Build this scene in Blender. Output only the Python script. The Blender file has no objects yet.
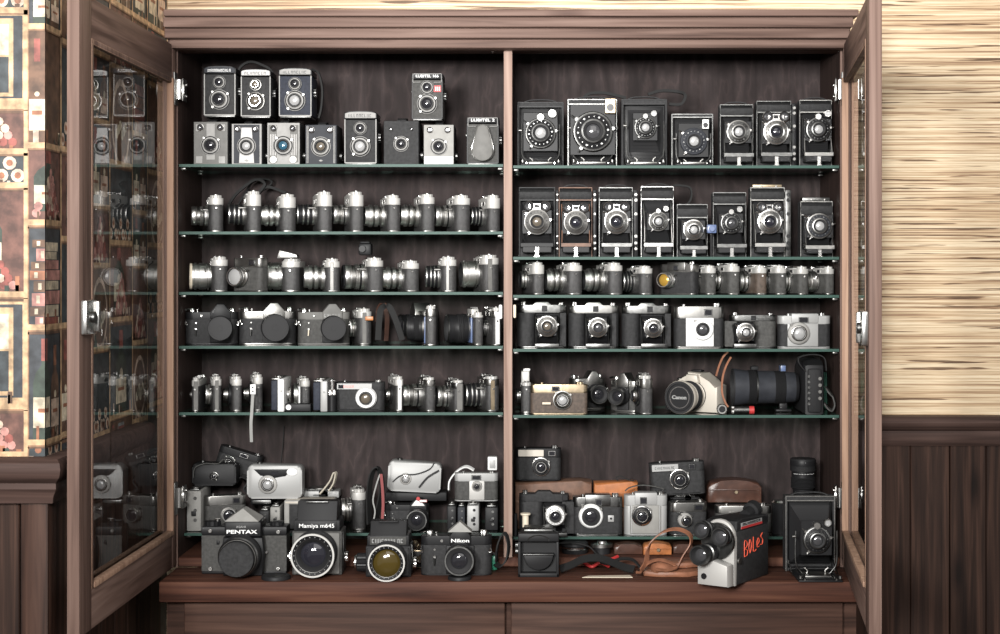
import bpy, bmesh, math, random
from mathutils import Vector, Matrix
rnd = random.Random(7)
SC = bpy.context.scene
COL = SC.collection
D = 3.5          # camera distance from the cabinet's opening plane (y = 0)
UU = .00215       # metres per photo pixel on that plane
CX, CY, HZ = 538, 272, 1.45
def U(Y=0): return UU * (D + Y) / D
def X(px, Y=0): return (px - CX) * U(Y)
def Z(py, Y=0): return HZ + (CY - py) * U(Y)
PI = math.pi
# ---------------------------------------------------------------- materials
M = {}
def nmat(name):
    m = bpy.data.materials.new(name); m.use_nodes = True
    nt = m.node_tree; b = nt.nodes['Principled BSDF']; M[name] = m
    return m, nt, b
def mat(name, col, rough=.5, metal=0., coat=0., bump=0., bscale=900., var=0., spec=.5):
    m, nt, b = nmat(name)
    b.inputs['Base Color'].default_value = (*col, 1); b.inputs['Roughness'].default_value = rough
    b.inputs['Metallic'].default_value = metal; b.inputs['Coat Weight'].default_value = coat
    b.inputs['Coat Roughness'].default_value = .08
    b.inputs['Specular IOR Level'].default_value = spec
    if bump or var:
        tc = nt.nodes.new('ShaderNodeTexCoord')
        if bump:
            n = nt.nodes.new('ShaderNodeTexNoise'); n.inputs['Scale'].default_value = bscale; n.inputs['Detail'].default_value = 3
            nt.links.new(tc.outputs['Object'], n.inputs['Vector'])
            bp = nt.nodes.new('ShaderNodeBump'); bp.inputs['Strength'].default_value = bump; bp.inputs['Distance'].default_value = .001
            nt.links.new(n.outputs['Fac'], bp.inputs['Height']); nt.links.new(bp.outputs['Normal'], b.inputs['Normal'])
        if var:
            n = nt.nodes.new('ShaderNodeTexNoise'); n.inputs['Scale'].default_value = bscale * .12; n.inputs['Detail'].default_value = 6
            nt.links.new(tc.outputs['Object'], n.inputs['Vector'])
            r = nt.nodes.new('ShaderNodeValToRGB'); e = r.color_ramp.elements
            e[0].position = .35; e[1].position = .68
            e[0].color = (*[c * (1 - var) for c in col], 1); e[1].color = (*[min(1, c * (1 + var * .6)) for c in col], 1)
            nt.links.new(n.outputs['Fac'], r.inputs['Fac']); nt.links.new(r.outputs['Color'], b.inputs['Base Color'])
    return m
mat('leather', (.026, .026, .027), .6, spec=.28, bump=.6, bscale=1300, var=.35)
mat('leather_sheen', (.042, .041, .041), .44, bump=.6, bscale=1300, var=.3, spec=.45)
mat('leather_grey', (.062, .061, .058), .6, spec=.3, bump=.6, bscale=1300, var=.3)
mat('leather_blue', (.024, .028, .042), .6, spec=.3, bump=.5, bscale=1300, var=.3)
mat('leather_brown', (.085, .062, .048), .62, bump=.6, bscale=1300, var=.35)
mat('black_paint', (.011, .011, .012), .45, spec=.22)
mat('black_matt', (.010, .010, .011), .75)
mat('black_plastic', (.015, .015, .016), .5, spec=.22)
mat('rubber', (.014, .014, .015), .62, spec=.25, bump=.4, bscale=2500)
mat('bellows_cloth', (.015, .015, .016), .45, spec=.4)
mat('barrel', (.84, .83, .81), .33, metal=1, var=.1, bscale=500); mat('chrome', (.84, .83, .81), .20, metal=1, var=.12, bscale=500)
mat('satin', (.25, .245, .235), .38, metal=1, var=.12, bscale=700)
mat('steel', (.14, .14, .137), .36, metal=1, var=.3, bscale=700)
mat('silver_plastic', (.33, .33, .325), .5, metal=.2)
mat('champagne', (.50, .46, .40), .5, metal=.2)
mat('white_paint', (.74, .74, .73), .4)
mat('ivory', (.66, .58, .46), .5)
mat('grey_paint', (.13, .127, .12), .65, var=.15, bscale=500)
mat('grey_face', (.27, .265, .25), .65, var=.1, bscale=500)
mat('pearl', (.47, .46, .44), .5, metal=.25); mat('dark_face', (.028, .030, .036), .6, spec=.25, var=.2, bscale=500)
mat('brass', (.36, .29, .20), .42, metal=1, var=.3, bscale=600)
mat('gold_glass', (.55, .33, .06), .2, metal=.5)
mat('red_paint', (.42, .03, .03), .5); mat('red_strap', (.20, .035, .035), .6)
mat('red_text', (.75, .10, .05), .5)
mat('orange_leather', (.42, .15, .05), .45, bump=.3, bscale=500, var=.2)
mat('tan_leather', (.27, .115, .065), .5, bump=.3, bscale=500, var=.25)
mat('case_leather', (.16, .085, .055), .55, bump=.4, bscale=500, var=.3)
mat('dark_case_leather', (.07, .032, .022), .35, bump=.2, bscale=500, var=.3)
mat('strap_black', (.015, .015, .015), .7, spec=.2)
mat('strap_grey', (.25, .25, .24), .6)
mat('strap_beige', (.42, .38, .31), .7)
mat('green_cloth', (.035, .12, .085), .7, var=.2, bscale=200)
mat('green_clear', (.06, .35, .22), .3)
mat('white_text', (.85, .85, .84), .5)
mat('blue_plate', (.10, .14, .26), .35)
mat('orange_wood', (.42, .16, .05), .4)
def glassmat(name, col, rough=.06):
    m, nt, b = nmat(name)
    b.inputs['Base Color'].default_value = (*col, 1); b.inputs['Roughness'].default_value = rough
    b.inputs['Metallic'].default_value = .15; b.inputs['Coat Weight'].default_value = 1; b.inputs['Coat Roughness'].default_value = .02
glassmat('lens_dark', (.022, .022, .026)); glassmat('lens_grey', (.06, .06, .064), .15); glassmat('lens_blue', (.03, .10, .155), .2)
glassmat('lens_violet', (.022, .022, .030)); glassmat('lens_amber', (.075, .052, .012), .12); glassmat('lens_brown', (.13, .11, .085), .2)
mat('face_silver', (.30, .295, .285), .65, var=.15, bscale=500); mat('face_white', (.52, .51, .50), .65, var=.08, bscale=500); mat('word_grey', (.22, .22, .22), .5)
glassmat('lens_pale', (.38, .38, .38), .2)
def thin_glass(name, tint=(.96, .98, .97), ior=1.5, rough=.0):
    m, nt, b = nmat(name); nt.nodes.remove(b)
    out = nt.nodes['Material Output']
    t = nt.nodes.new('ShaderNodeBsdfTransparent'); t.inputs['Color'].default_value = (*tint, 1)
    g = nt.nodes.new('ShaderNodeBsdfGlossy'); g.inputs['Roughness'].default_value = rough; g.inputs['Color'].default_value = (.95, .95, .95, 1)
    f = nt.nodes.new('ShaderNodeFresnel'); f.inputs['IOR'].default_value = ior
    mx = nt.nodes.new('ShaderNodeMixShader')
    ge = nt.nodes.new('ShaderNodeNewGeometry'); su = nt.nodes.new('ShaderNodeMath'); su.operation = 'SUBTRACT'; su.inputs[0].default_value = 1; su.use_clamp = True
    mu = nt.nodes.new('ShaderNodeMath'); mu.operation = 'MULTIPLY'; nt.links.new(ge.outputs['Backfacing'], su.inputs[1])
    nt.links.new(f.outputs[0], mu.inputs[0]); nt.links.new(su.outputs[0], mu.inputs[1])
    nt.links.new(mu.outputs[0], mx.inputs[0]); nt.links.new(t.outputs[0], mx.inputs[1]); nt.links.new(g.outputs[0], mx.inputs[2])
    nt.links.new(mx.outputs[0], out.inputs['Surface'])
thin_glass('pane_glass', (.985, .99, .99), 1.6)
thin_glass('shelf_glass', (.86, .94, .90), 1.45)
mat('glass_edge', (.020, .060, .046), .5, spec=.35)
def ramp(nt, els):
    r = nt.nodes.new('ShaderNodeValToRGB'); cr = r.color_ramp
    while len(cr.elements) < len(els): cr.elements.new(.5)
    for e, (p, c) in zip(cr.elements, els): e.position = p; e.color = (*c, 1)
    return r
def wood(name, dark, mid, light, axis='X', rough=.62, s=1., knots=True):
    m, nt, b = nmat(name)
    tc = nt.nodes.new('ShaderNodeTexCoord'); mp = nt.nodes.new('ShaderNodeMapping')
    sc = {'X': (1.5, 42, 42), 'Y': (42, 1.5, 42), 'Z': (42, 42, 1.5)}[axis]
    mp.inputs['Scale'].default_value = tuple(v * s for v in sc)
    n = nt.nodes.new('ShaderNodeTexNoise'); n.inputs['Scale'].default_value = 1.6; n.inputs['Detail'].default_value = 8; n.inputs['Distortion'].default_value = .6
    nt.links.new(tc.outputs['Object'], mp.inputs['Vector']); nt.links.new(mp.outputs[0], n.inputs['Vector'])
    r = ramp(nt, [(.3, dark), (.5, mid), (.72, light)])
    nt.links.new(n.outputs['Fac'], r.inputs['Fac'])
    last = r.outputs['Color']
    if knots:
        mp2 = nt.nodes.new('ShaderNodeMapping'); k = {'X': (2.6, 9, 9), 'Y': (9, 2.6, 9), 'Z': (9, 9, 2.6)}[axis]
        mp2.inputs['Scale'].default_value = k
        v = nt.nodes.new('ShaderNodeTexVoronoi'); v.inputs['Scale'].default_value = 1.0
        nt.links.new(tc.outputs['Object'], mp2.inputs['Vector']); nt.links.new(mp2.outputs[0], v.inputs['Vector'])
        r2 = ramp(nt, [(.05, (.18, .16, .15)), (.09, (.55, .5, .5)), (.16, (1, 1, 1))])
        nt.links.new(v.outputs['Distance'], r2.inputs['Fac'])
        mx = nt.nodes.new('ShaderNodeMix'); mx.data_type = 'RGBA'; mx.blend_type = 'MULTIPLY'; mx.inputs[0].default_value = .8
        nt.links.new(last, mx.inputs[6]); nt.links.new(r2.outputs['Color'], mx.inputs[7]); last = mx.outputs[2]
    nt.links.new(last, b.inputs['Base Color']); b.inputs['Roughness'].default_value = rough; b.inputs['Specular IOR Level'].default_value = .2
    bp = nt.nodes.new('ShaderNodeBump'); bp.inputs['Strength'].default_value = .15; bp.inputs['Distance'].default_value = .002
    nt.links.new(n.outputs['Fac'], bp.inputs['Height']); nt.links.new(bp.outputs['Normal'], b.inputs['Normal'])
for ax in 'XYZ':
    wood('oak_' + ax, (.066, .039, .031), (.138, .087, .070), (.208, .139, .114), ax)
for ax in 'XZ': wood('dark_oak_' + ax, (.022, .0095, .006), (.048, .0225, .015), (.082, .042, .029), ax)
wood('sill_wood', (.032, .0125, .0085), (.074, .029, .0185), (.125, .055, .034), 'X')
wood('edge_wood', (.17, .105, .08), (.27, .185, .15), (.35, .25, .205), 'Z', knots=False)
wood('lit_bead_wood', (.20, .12, .08), (.32, .20, .14), (.42, .28, .20), 'Z', knots=False)  # caught light put into the colour; the other beads use plain oak
wood('rail_wood', (.030, .018, .015), (.060, .036, .030), (.095, .058, .048), 'X')
wood('plank_wood', (.012, .006, .0045), (.033, .017, .012), (.085, .044, .031), 'Z')
wood('back_ply', (.018, .0128, .0125), (.029, .0212, .0208), (.046, .0345, .034), 'Z', rough=.75, s=.45, knots=False)
wood('side_ply', (.022, .014, .012), (.034, .021, .018), (.05, .032, .027), 'Z', rough=.6, knots=False)
def swirl(name):
    nt = M[name].node_tree; b = nt.nodes['Principled BSDF']; src = b.inputs['Base Color'].links[0].from_socket
    tc = nt.nodes.new('ShaderNodeTexCoord'); mp = nt.nodes.new('ShaderNodeMapping'); mp.inputs['Scale'].default_value = (3.2, 3.2, 1.1)
    w = nt.nodes.new('ShaderNodeTexWave'); w.inputs['Scale'].default_value = 1.4; w.inputs['Distortion'].default_value = 22; w.inputs['Detail'].default_value = 7; w.inputs['Detail Scale'].default_value = 2.6
    nt.links.new(tc.outputs['Object'], mp.inputs['Vector']); nt.links.new(mp.outputs[0], w.inputs['Vector'])
    r = ramp(nt, [(.0, (.78, .78, .78)), (.5, (.94, .94, .94)), (.92, (1.08, 1.08, 1.08)), (1, (1.35, 1.32, 1.3))]); nt.links.new(w.outputs['Fac'], r.inputs['Fac'])
    mx = nt.nodes.new('ShaderNodeMix'); mx.data_type = 'RGBA'; mx.blend_type = 'MULTIPLY'; mx.inputs[0].default_value = 1
    nt.links.new(src, mx.inputs[6]); nt.links.new(r.outputs['Color'], mx.inputs[7]); nt.links.new(mx.outputs[2], b.inputs['Base Color'])
swirl('back_ply')
# ---------------------------------------------------------------- mesh builder
class MB:
    def __init__(s): s.bm = bmesh.new(); s.slots = []; s.T = Matrix.Identity(4)
    def mi(s, m):
        if m not in s.slots: s.slots.append(m)
        return s.slots.index(m)
    def v(s, p): return s.bm.verts.new(s.T @ Vector(p))
    def face(s, vs, m, smooth=False):
        try: f = s.bm.faces.new(vs)
        except ValueError: return None
        f.material_index = s.mi(m); f.smooth = smooth; return f
    def _bev(s, fs, bev, seg=2):
        es = list({e for f in fs for e in f.edges})
        bmesh.ops.bevel(s.bm, geom=es, offset=bev, segments=seg, profile=.5, affect='EDGES', clamp_overlap=True)
    def box(s, x0, x1, y0, y1, z0, z1, m='black_paint', bev=0., seg=2):
        P = [s.v((x, y, z)) for x in (x0, x1) for y in (y0, y1) for z in (z0, z1)]
        fs = [s.face([P[i] for i in q], m) for q in ((0, 1, 3, 2), (4, 6, 7, 5), (0, 4, 5, 1), (2, 3, 7, 6), (0, 2, 6, 4), (1, 5, 7, 3))]
        if bev: s._bev(fs, bev, seg)
        return s
    def prism(s, poly, lo, hi, ax='z', m='black_paint', bev=0., cap=None):
        """poly of 2-D points; ax z: (x,y)->extrude z ; ax y: (x,z)->extrude y ; ax x: (y,z)->extrude x"""
        def q(a, b, c): return {'z': (a, b, c), 'y': (a, c, b), 'x': (c, a, b)}[ax]
        A = [s.v(q(a, b, lo)) for a, b in poly]; B = [s.v(q(a, b, hi)) for a, b in poly]
        n = len(poly); fs = [s.face([A[i], A[(i + 1) % n], B[(i + 1) % n], B[i]], m) for i in range(n)]
        c1 = s.face(A[::-1], cap or m); c2 = s.face(B, cap or m)
        if bev:
            es = list(c1.edges) + list(c2.edges)
            bmesh.ops.bevel(s.bm, geom=es, offset=bev, segments=2, profile=.5, affect='EDGES', clamp_overlap=True)
        return s
    def lathe(s, c, ax, prof, seg=28, m='chrome', close=True):
        a = Vector(ax).normalized(); c = Vector(c)
        r1 = a.orthogonal().normalized() if abs(a.z) > .9 else Vector((0, 0, 1)).cross(a).normalized()
        r2 = a.cross(r1)
        rings = []
        for p in prof:
            t, r = p[0], p[1]
            if r <= 1e-7: rings.append([s.v(c + a * t)])
            else: rings.append([s.v(c + a * t + (r1 * math.cos(k * 2 * PI / seg) + r2 * math.sin(k * 2 * PI / seg)) * r) for k in range(seg)])
        for i in range(len(prof) - 1):
            A, B = rings[i], rings[i + 1]; mm = prof[i + 1][2] if len(prof[i + 1]) > 2 else m
            for k in range(seg):
                k2 = (k + 1) % seg
                if len(A) == 1 and len(B) == 1: break
                if len(A) == 1: s.face([A[0], B[k2], B[k]], mm, True)
                elif len(B) == 1: s.face([A[k], A[k2], B[0]], mm, True)
                else: s.face([A[k], A[k2], B[k2], B[k]], mm, True)
        return s
    def cyl(s, c, ax, L, r, m='chrome', seg=20, bev=.0):
        b = bev or min(r, L) * .12
        return s.lathe(c, ax, [(0, 0), (0, r - b), (b, r), (L - b, r), (L, r - b), (L, 0)], seg, m)
    def knurl(s, c, ax, L, r, m='chrome', n=24):
        a = Vector(ax).normalized(); c = Vector(c)
        r1 = a.orthogonal().normalized(); r2 = a.cross(r1)
        def ring(t, k=1.): return [s.v(c + a * t + (r1 * math.cos(i * PI / n) + r2 * math.sin(i * PI / n)) * r * k * (1 if i % 2 else .92)) for i in range(2 * n)]
        A, B, T = ring(0), ring(L * .9), ring(L, .88)
        for P, Q in ((A, B), (B, T)):
            for i in range(2 * n): s.face([P[i], P[(i + 1) % (2 * n)], Q[(i + 1) % (2 * n)], Q[i]], m)
        s.face(A[::-1], m); s.face(T, m)
        return s
    def tube(s, pts, r, m='chrome', seg=8, res=6):
        pts = spline(pts, res)
        prev = None; fr = None; rings = []
        for i, p in enumerate(pts):
            t = (pts[min(i + 1, len(pts) - 1)] - pts[max(i - 1, 0)]).normalized()
            n = t.orthogonal().normalized() if fr is None else (fr - t * fr.dot(t)).normalized()
            fr = n; b = t.cross(n)
            rings.append([s.v(p + (n * math.cos(k * 2 * PI / seg) + b * math.sin(k * 2 * PI / seg)) * r) for k in range(seg)])
        for A, B in zip(rings, rings[1:]):
            for k in range(seg): s.face([A[k], A[(k + 1) % seg], B[(k + 1) % seg], B[k]], m, True)
        s.face(rings[0][::-1], m); s.face(rings[-1], m)
        return s
    def strap(s, pts, w, th, m='strap_black', wd=(0, 1, 0), res=8):
        pts = spline(pts, res); W = Vector(wd).normalized(); rings = []
        for i, p in enumerate(pts):
            t = (pts[min(i + 1, len(pts) - 1)] - pts[max(i - 1, 0)]).normalized()
            ww = (W - t * W.dot(t)); ww = ww.normalized() if ww.length > .05 else t.orthogonal().normalized()
            n = t.cross(ww).normalized()
            rings.append([s.v(p + ww * a * w / 2 + n * b * th / 2) for a, b in ((-1, -1), (1, -1), (1, 1), (-1, 1))])
        for A, B in zip(rings, rings[1:]):
            for k in range(4): s.face([A[k], A[(k + 1) % 4], B[(k + 1) % 4], B[k]], m, True)
        s.face(rings[0][::-1], m); s.face(rings[-1], m)
        return s
    def build(s, name, parent=None, loc=None):
        bmesh.ops.recalc_face_normals(s.bm, faces=s.bm.faces)
        me = bpy.data.meshes.new(name); s.bm.to_mesh(me); s.bm.free()
        for m in s.slots: me.materials.append(M[m])
        me.shade_smooth(); me.set_sharp_from_angle(angle=math.radians(38))
        o = bpy.data.objects.new(name, me); COL.objects.link(o)
        if parent is not None: o.parent = parent
        if loc is not None: o.location = loc
        return o
def spline(pts, res):
    P = [Vector(p) for p in pts]
    if len(P) < 3: return P
    out = []
    for i in range(len(P) - 1):
        p0, p1, p2, p3 = P[max(i - 1, 0)], P[i], P[i + 1], P[min(i + 2, len(P) - 1)]
        for k in range(res):
            t = k / res
            out.append(.5 * ((2 * p1) + (-p0 + p2) * t + (2 * p0 - 5 * p1 + 4 * p2 - p3) * t * t + (-p0 + 3 * p1 - 3 * p2 + p3) * t ** 3))
    return out + [P[-1]]
def attach(o, t):
    o.parent = t; o.matrix_parent_inverse = t.matrix_basis.inverted(); return o
def tag(o, label=None, cat=None, group=None, kind=None):
    for k, v in (('label', label), ('category', cat), ('group', group), ('kind', kind)):
        if v: o[k] = v
    return o
def thing(name, label, cat, loc, rz=0, group=None, rx=0, ry=0):
    o = bpy.data.objects.new(name, None); COL.objects.link(o); o.empty_display_size = .02
    o.location = loc; o.rotation_euler = (math.radians(rx), math.radians(ry), math.radians(rz))
    return tag(o, label, cat, group)
def text(name, parent, s, x, y, z, size, m='white_text', rz=0, w=None, bold=.0):
    if s[0] == '~':      # worn lettering nobody can read any more: only its row of small strokes is left
        b = MB(); b.T = Matrix.Translation((x, y, z)) @ Matrix.Rotation(rz, 4, 'Z'); n = len(s) - 1; w = w or n * size * .6; p = w / n; r = random.Random(n)
        for i in range(n):
            x0 = -w / 2 + i * p; hh = size * .36; q = p * .17; k = r.randrange(4)
            b.box(x0, x0 + q, 0, .0004, -hh, hh, m)
            if k in (0, 1): b.box(x0 + q, x0 + p * .62, 0, .0004, hh - q, hh, m)
            if k in (0, 2): b.box(x0 + q, x0 + p * .62, 0, .0004, -hh, -hh + q, m)
            if k in (1, 3): b.box(x0 + p * .5, x0 + p * .5 + q, 0, .0004, -hh, hh * .9, m)
        return b.build(name, parent)
    cu = bpy.data.curves.new(name, 'FONT'); cu.body = s; cu.size = size; cu.align_x = 'CENTER'; cu.align_y = 'CENTER'
    cu.extrude = .0003; cu.offset = bold
    t = bpy.data.objects.new('tmp', cu); COL.objects.link(t)
    dg = bpy.context.evaluated_depsgraph_get(); me = bpy.data.meshes.new_from_object(t.evaluated_get(dg))
    bpy.data.objects.remove(t); bpy.data.curves.remove(cu)
    sx = 1.
    if w:
        xs = [v.co.x for v in me.vertices]; sx = w / max(1e-6, max(xs) - min(xs))
    R = Matrix.Translation((x, y, z)) @ Matrix.Rotation(rz, 4, 'Z') @ Matrix.Rotation(PI / 2, 4, 'X') @ Matrix.Diagonal((sx, 1, 1, 1))
    me.transform(R); me.materials.clear(); me.materials.append(M[m])
    o = bpy.data.objects.new(name, me); COL.objects.link(o); o.parent = parent
    return o
# ---------------------------------------------------------------- room
YB = .27      # wall behind the cabinet
WX = -.86      # side wall on the left
YC = -.66      # face of the wall column on the left
def structure(o): return tag(o, kind='structure')
def grasscloth():
    m, nt, b = nmat('grasscloth')
    tc = nt.nodes.new('ShaderNodeTexCoord')
    def noise(sc, det, dist=0., scale=1.):
        mp = nt.nodes.new('ShaderNodeMapping'); mp.inputs['Scale'].default_value = sc
        n = nt.nodes.new('ShaderNodeTexNoise'); n.inputs['Scale'].default_value = scale; n.inputs['Detail'].default_value = det; n.inputs['Distortion'].default_value = dist
        nt.links.new(tc.outputs['Object'], mp.inputs['Vector']); nt.links.new(mp.outputs[0], n.inputs['Vector'])
        return n.outputs['Fac']
    a = noise((2.2, 1, 230), 6, .1); c = noise((4.5, 1, 170), 3, .15); d = noise((20, 1, 500), 2)
    r1 = ramp(nt, [(.34, (.27, .16, .09)), (.42, (.50, .34, .20)), (.50, (.67, .51, .33)), (.62, (.82, .68, .48))])
    nt.links.new(a, r1.inputs['Fac'])
    r2 = ramp(nt, [(.355, (.22, .17, .14)), (.375, (.60, .50, .44)), (.40, (1, 1, 1))]); nt.links.new(c, r2.inputs['Fac'])
    r3 = ramp(nt, [(.3, (.84, .82, .8)), (.6, (1, 1, 1))]); nt.links.new(d, r3.inputs['Fac'])
    last = r1.outputs['Color']
    for q in (r2, r3):
        mx = nt.nodes.new('ShaderNodeMix'); mx.data_type = 'RGBA'; mx.blend_type = 'MULTIPLY'; mx.inputs[0].default_value = 1
        nt.links.new(last, mx.inputs[6]); nt.links.new(q.outputs['Color'], mx.inputs[7]); last = mx.outputs[2]
    nt.links.new(last, b.inputs['Base Color']); b.inputs['Roughness'].default_value = .6
    bp = nt.nodes.new('ShaderNodeBump'); bp.inputs['Strength'].default_value = .5; bp.inputs['Distance'].default_value = .002
    nt.links.new(a, bp.inputs['Height']); nt.links.new(bp.outputs['Normal'], b.inputs['Normal'])
grasscloth()
mat('room_floor', (.12, .08, .06), .5); mat('room_paint', (.55, .50, .45), .8)
ZR = Z(415, YB)    # top of the dado on the back wall
ZT = 2.9
w = MB(); w.box(WX - .6, 1.9, YB, YB + .1, 0, ZT, 'grasscloth'); structure(w.build('wall_back'))
w = MB(); w.box(WX - .9, 2.6, -5.2, YB + .1, -.1, 0, 'room_floor'); structure(w.build('floor'))
# printed wallpaper: flat motifs lying on the plaster of the column and of the side wall
PC = {'paper_black': (.030, .034, .040), 'paper_teal': (.028, .036, .040), 'paper_maroon': (.115, .048, .034), 'paper_beam': (.50, .33, .185),
      'paper_beam_dark': (.24, .13, .07), 'paper_cream': (.58, .50, .37), 'paper_red': (.24, .065, .05), 'paper_green': (.03, .045, .032),
      'paper_brown': (.11, .055, .03), 'paper_pink': (.42, .20, .17), 'paper_rust': (.28, .11, .055), 'paper_cork': (.58, .44, .34), 'paper_glass': (.30, .33, .33)}
for k, c in PC.items(): mat(k, tuple(min(.8, v * 1.15 + .01) for v in c), .6, var=.5, bscale=420)
def paper(name, mapf, s0, s1, cells, slab):
    """cells: (s0,s1,t0,t1,kind) in wall millimetres; mapf(s,t,lift) -> world"""
    b = MB(); slab(b)
    def poly(pts, m, lift):
        vs = [b.v(mapf(max(s0, min(s1, p[0])), p[1], lift)) for p in pts]
        b.face(vs, m)
    def rect(a, c, d, e, m, l): poly([(a, d), (c, d), (c, e), (a, e)], m, l)
    def disc(cx, cz, r, m, l, n=12, ry=1.): 
        if cx - r < s0 or cx + r > s1: return
        poly([(cx + r * math.cos(k * 2 * PI / n), cz + r * ry * math.sin(k * 2 * PI / n)) for k in range(n)], m, l)
    def bottle(cx, z0, h, wd, body, label='paper_cream', cap='paper_red'):
        hw = wd / 2
        poly([(cx - hw, z0), (cx + hw, z0), (cx + hw, z0 + h * .56), (cx + hw * .8, z0 + h * .66), (cx + hw * .34, z0 + h * .74), (cx + hw * .32, z0 + h * .8),
              (cx - hw * .32, z0 + h * .8), (cx - hw * .34, z0 + h * .74), (cx - hw * .8, z0 + h * .66), (cx - hw, z0 + h * .56)], body, .0009)
        rect(cx - hw * .36, cx + hw * .36, z0 + h * .78, z0 + h, cap, .0010)
        rect(cx - hw * .98, cx + hw * .98, z0 + h * .12, z0 + h * .42, label, .0012)
        rect(cx - hw * .6, cx + hw * .6, z0 + h * .27, z0 + h * .31, 'paper_rust', .0014)
        disc(cx, z0 + h * .47, hw * .3, 'paper_cream', .0014)
    for (a, c, d, e, kind) in cells:
        bg = {'bottle': 'paper_teal', 'two': 'paper_black', 'grapes': 'paper_maroon', 'corks': 'paper_teal', 'books': 'paper_black', 'clock': 'paper_beam', 'glass': 'paper_brown', 'scene': 'paper_maroon', 'basket': 'paper_brown'}[kind]
        rect(a, c, d, e, bg, .0004)
        W, H = c - a, e - d
        if kind == 'bottle': bottle(a + W * .5, d, H * .92, min(W * .62, .085), 'paper_green')
        if kind == 'two':
            bottle(a + W * .28, d, H * .93, min(W * .38, .075), 'paper_green', 'paper_cream'); bottle(a + W * .72, d, H * .86, min(W * .38, .075), 'paper_brown', 'paper_cork', 'paper_rust')
        if kind in ('grapes', 'scene'):
            if kind == 'scene': bottle(a + W * .4, d + H * .12, H * .85, min(W * .6, .08), 'paper_green')
            for j in range(7):
                for i in range(7 - j):
                    disc(a + W * .5 + (i - (6 - j) / 2) * .015 + rnd.uniform(-.002, .002), d + .012 + j * .012, .0078, rnd.choice(['paper_pink', 'paper_pink', 'paper_red', 'paper_cork']), .0016 + .0001 * j, 9)
        if kind == 'corks':
            for i in range(9): disc(a + W * (i + .6) / 9.6, d + .013 + .022 * (i % 3 == 1), .012, 'paper_cork', .0012, 10)
            for i in range(9): disc(a + W * (i + .6) / 9.6, d + .013 + .022 * (i % 3 == 1), .006, 'paper_rust', .0014, 8)
        if kind == 'books':
            z = d; i = 0
            while z < e - .03:
                h = rnd.uniform(.014, .028); sh = rnd.uniform(0, .02)
                rect(a + .004 + sh, c - .004 - rnd.uniform(0, .02), z, z + h * .92, rnd.choice(['paper_red', 'paper_rust', 'paper_cream', 'paper_pink', 'paper_cork', 'paper_brown']), .0010)
                rect(a + .012 + sh, a + .018 + sh, z + h * .2, z + h * .75, 'paper_cream', .0013); z += h
        if kind == 'clock':
            rect(a, c - .006, d + H * .06, e - H * .06, 'paper_black', .0006)
            rect(a, c - .022, d + H * .08, e - H * .09, 'paper_beam', .0008)
            rect(a, c - .030, d + H * .52, e - H * .15, 'paper_cream', .0010)
            rect(a, c - .030, d + H * .12, d + H * .50, 'paper_teal', .0010)
            rect(a + W * .2, a + W * .5, d + H * .12, d + H * .42, 'paper_rust', .0012)
            disc(a + W * .1, d + H * .68, .02, 'paper_beam_dark', .0012); disc(a + W * .1, d + H * .68, .017, 'paper_cream', .0014)
        if kind == 'glass':
            cx = a + W * .5
            if cx - .03 > s0 and cx + .03 < s1:
                poly([(cx - .004, d + .02), (cx + .004, d + .02), (cx + .004, d + H * .4), (cx + .026, d + H * .55), (cx + .022, d + H * .85), (cx - .022, d + H * .85), (cx - .026, d + H * .55), (cx - .004, d + H * .4)], 'paper_glass', .0010)
                poly([(cx - .024, d + H * .55), (cx + .024, d + H * .55), (cx + .022, d + H * .7), (cx - .022, d + H * .7)], 'paper_red', .0012)
                disc(cx, d + .014, .024, 'paper_glass', .0012, 12, .3)
            bottle(a + W * .15, d, H * .9, W * .25, 'paper_brown')
        if kind == 'basket':
            disc(a + W * .5, d + H * .42, min(W, H) * .40, 'paper_cork', .0008, 18, 1.3); disc(a + W * .5, d + H * .42, min(W, H) * .34, 'paper_brown', .0010, 18, 1.3)
            for i in range(6): disc(a + W * (.3 + .08 * i), d + H * (.3 + .05 * (i % 3)), .011, 'paper_cream', .0014, 8)
        for i in range(5):     # small things painted on the shelf boards
            q = a + W * rnd.uniform(.08, .9); rect(q, q + rnd.uniform(.004, .012), d, d + H * rnd.uniform(.04, .16), rnd.choice(['paper_brown', 'paper_cork', 'paper_rust', 'paper_cream', 'paper_green']), .0017)
        rect(a, a + .004, d, e, 'paper_beam_dark', .0016); rect(a, c, e - .006, e, 'paper_brown', .0016)
        rect(a, c, d - .012, d + .001, 'paper_beam', .0018); rect(a, c, d - .012, d - .009, 'paper_beam_dark', .0019)
        rect(c - .0035, c + .0035, d - .012, e, 'paper_beam', .0020)
    return b.build(name)
uc = U(YC)
ys = [(-150, -44, 'scene'), (-40, 24, 'two'), (27, 143, 'glass'), (147, 220, 'scene'), (225, 325, 'books'), (331, 440, 'two'), (445, 470, 'corks')]
kinds = ['bottle', 'books', 'two', 'basket', 'scene', 'glass', 'two', 'grapes', 'corks']
ZD = Z(455, YC)
cells = []
for (y0, y1, k) in [(-40, 52, 'two'), (54, 108, 'clock'), (108, 149, 'grapes'), (151, 185, 'corks'), (188, 296, 'scene'), (298, 406, 'clock'), (408, 455, 'grapes')]:
    pass
colA = [(-30, 8, 'corks'), (10, 104, 'clock'), (110, 149, 'grapes'), (153, 183, 'corks'), (188, 292, 'scene'), (298, 404, 'clock'), (410, 452, 'grapes')]
for y0, y1, k in colA: cells.append((X(-52, YC), X(26, YC), Z(y1, YC), Z(y0, YC), k))
for y0, y1, k in ys:
    cells.append((X(27, YC), X(27, YC) + .119, Z(y1, YC), Z(y0, YC), k))
EC = X(45, YC)     # the column's corner
dX = WX - EC
def mapc(s, t, l): return (min(s, WX), YC - l, max(t, ZD - .01))
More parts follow.
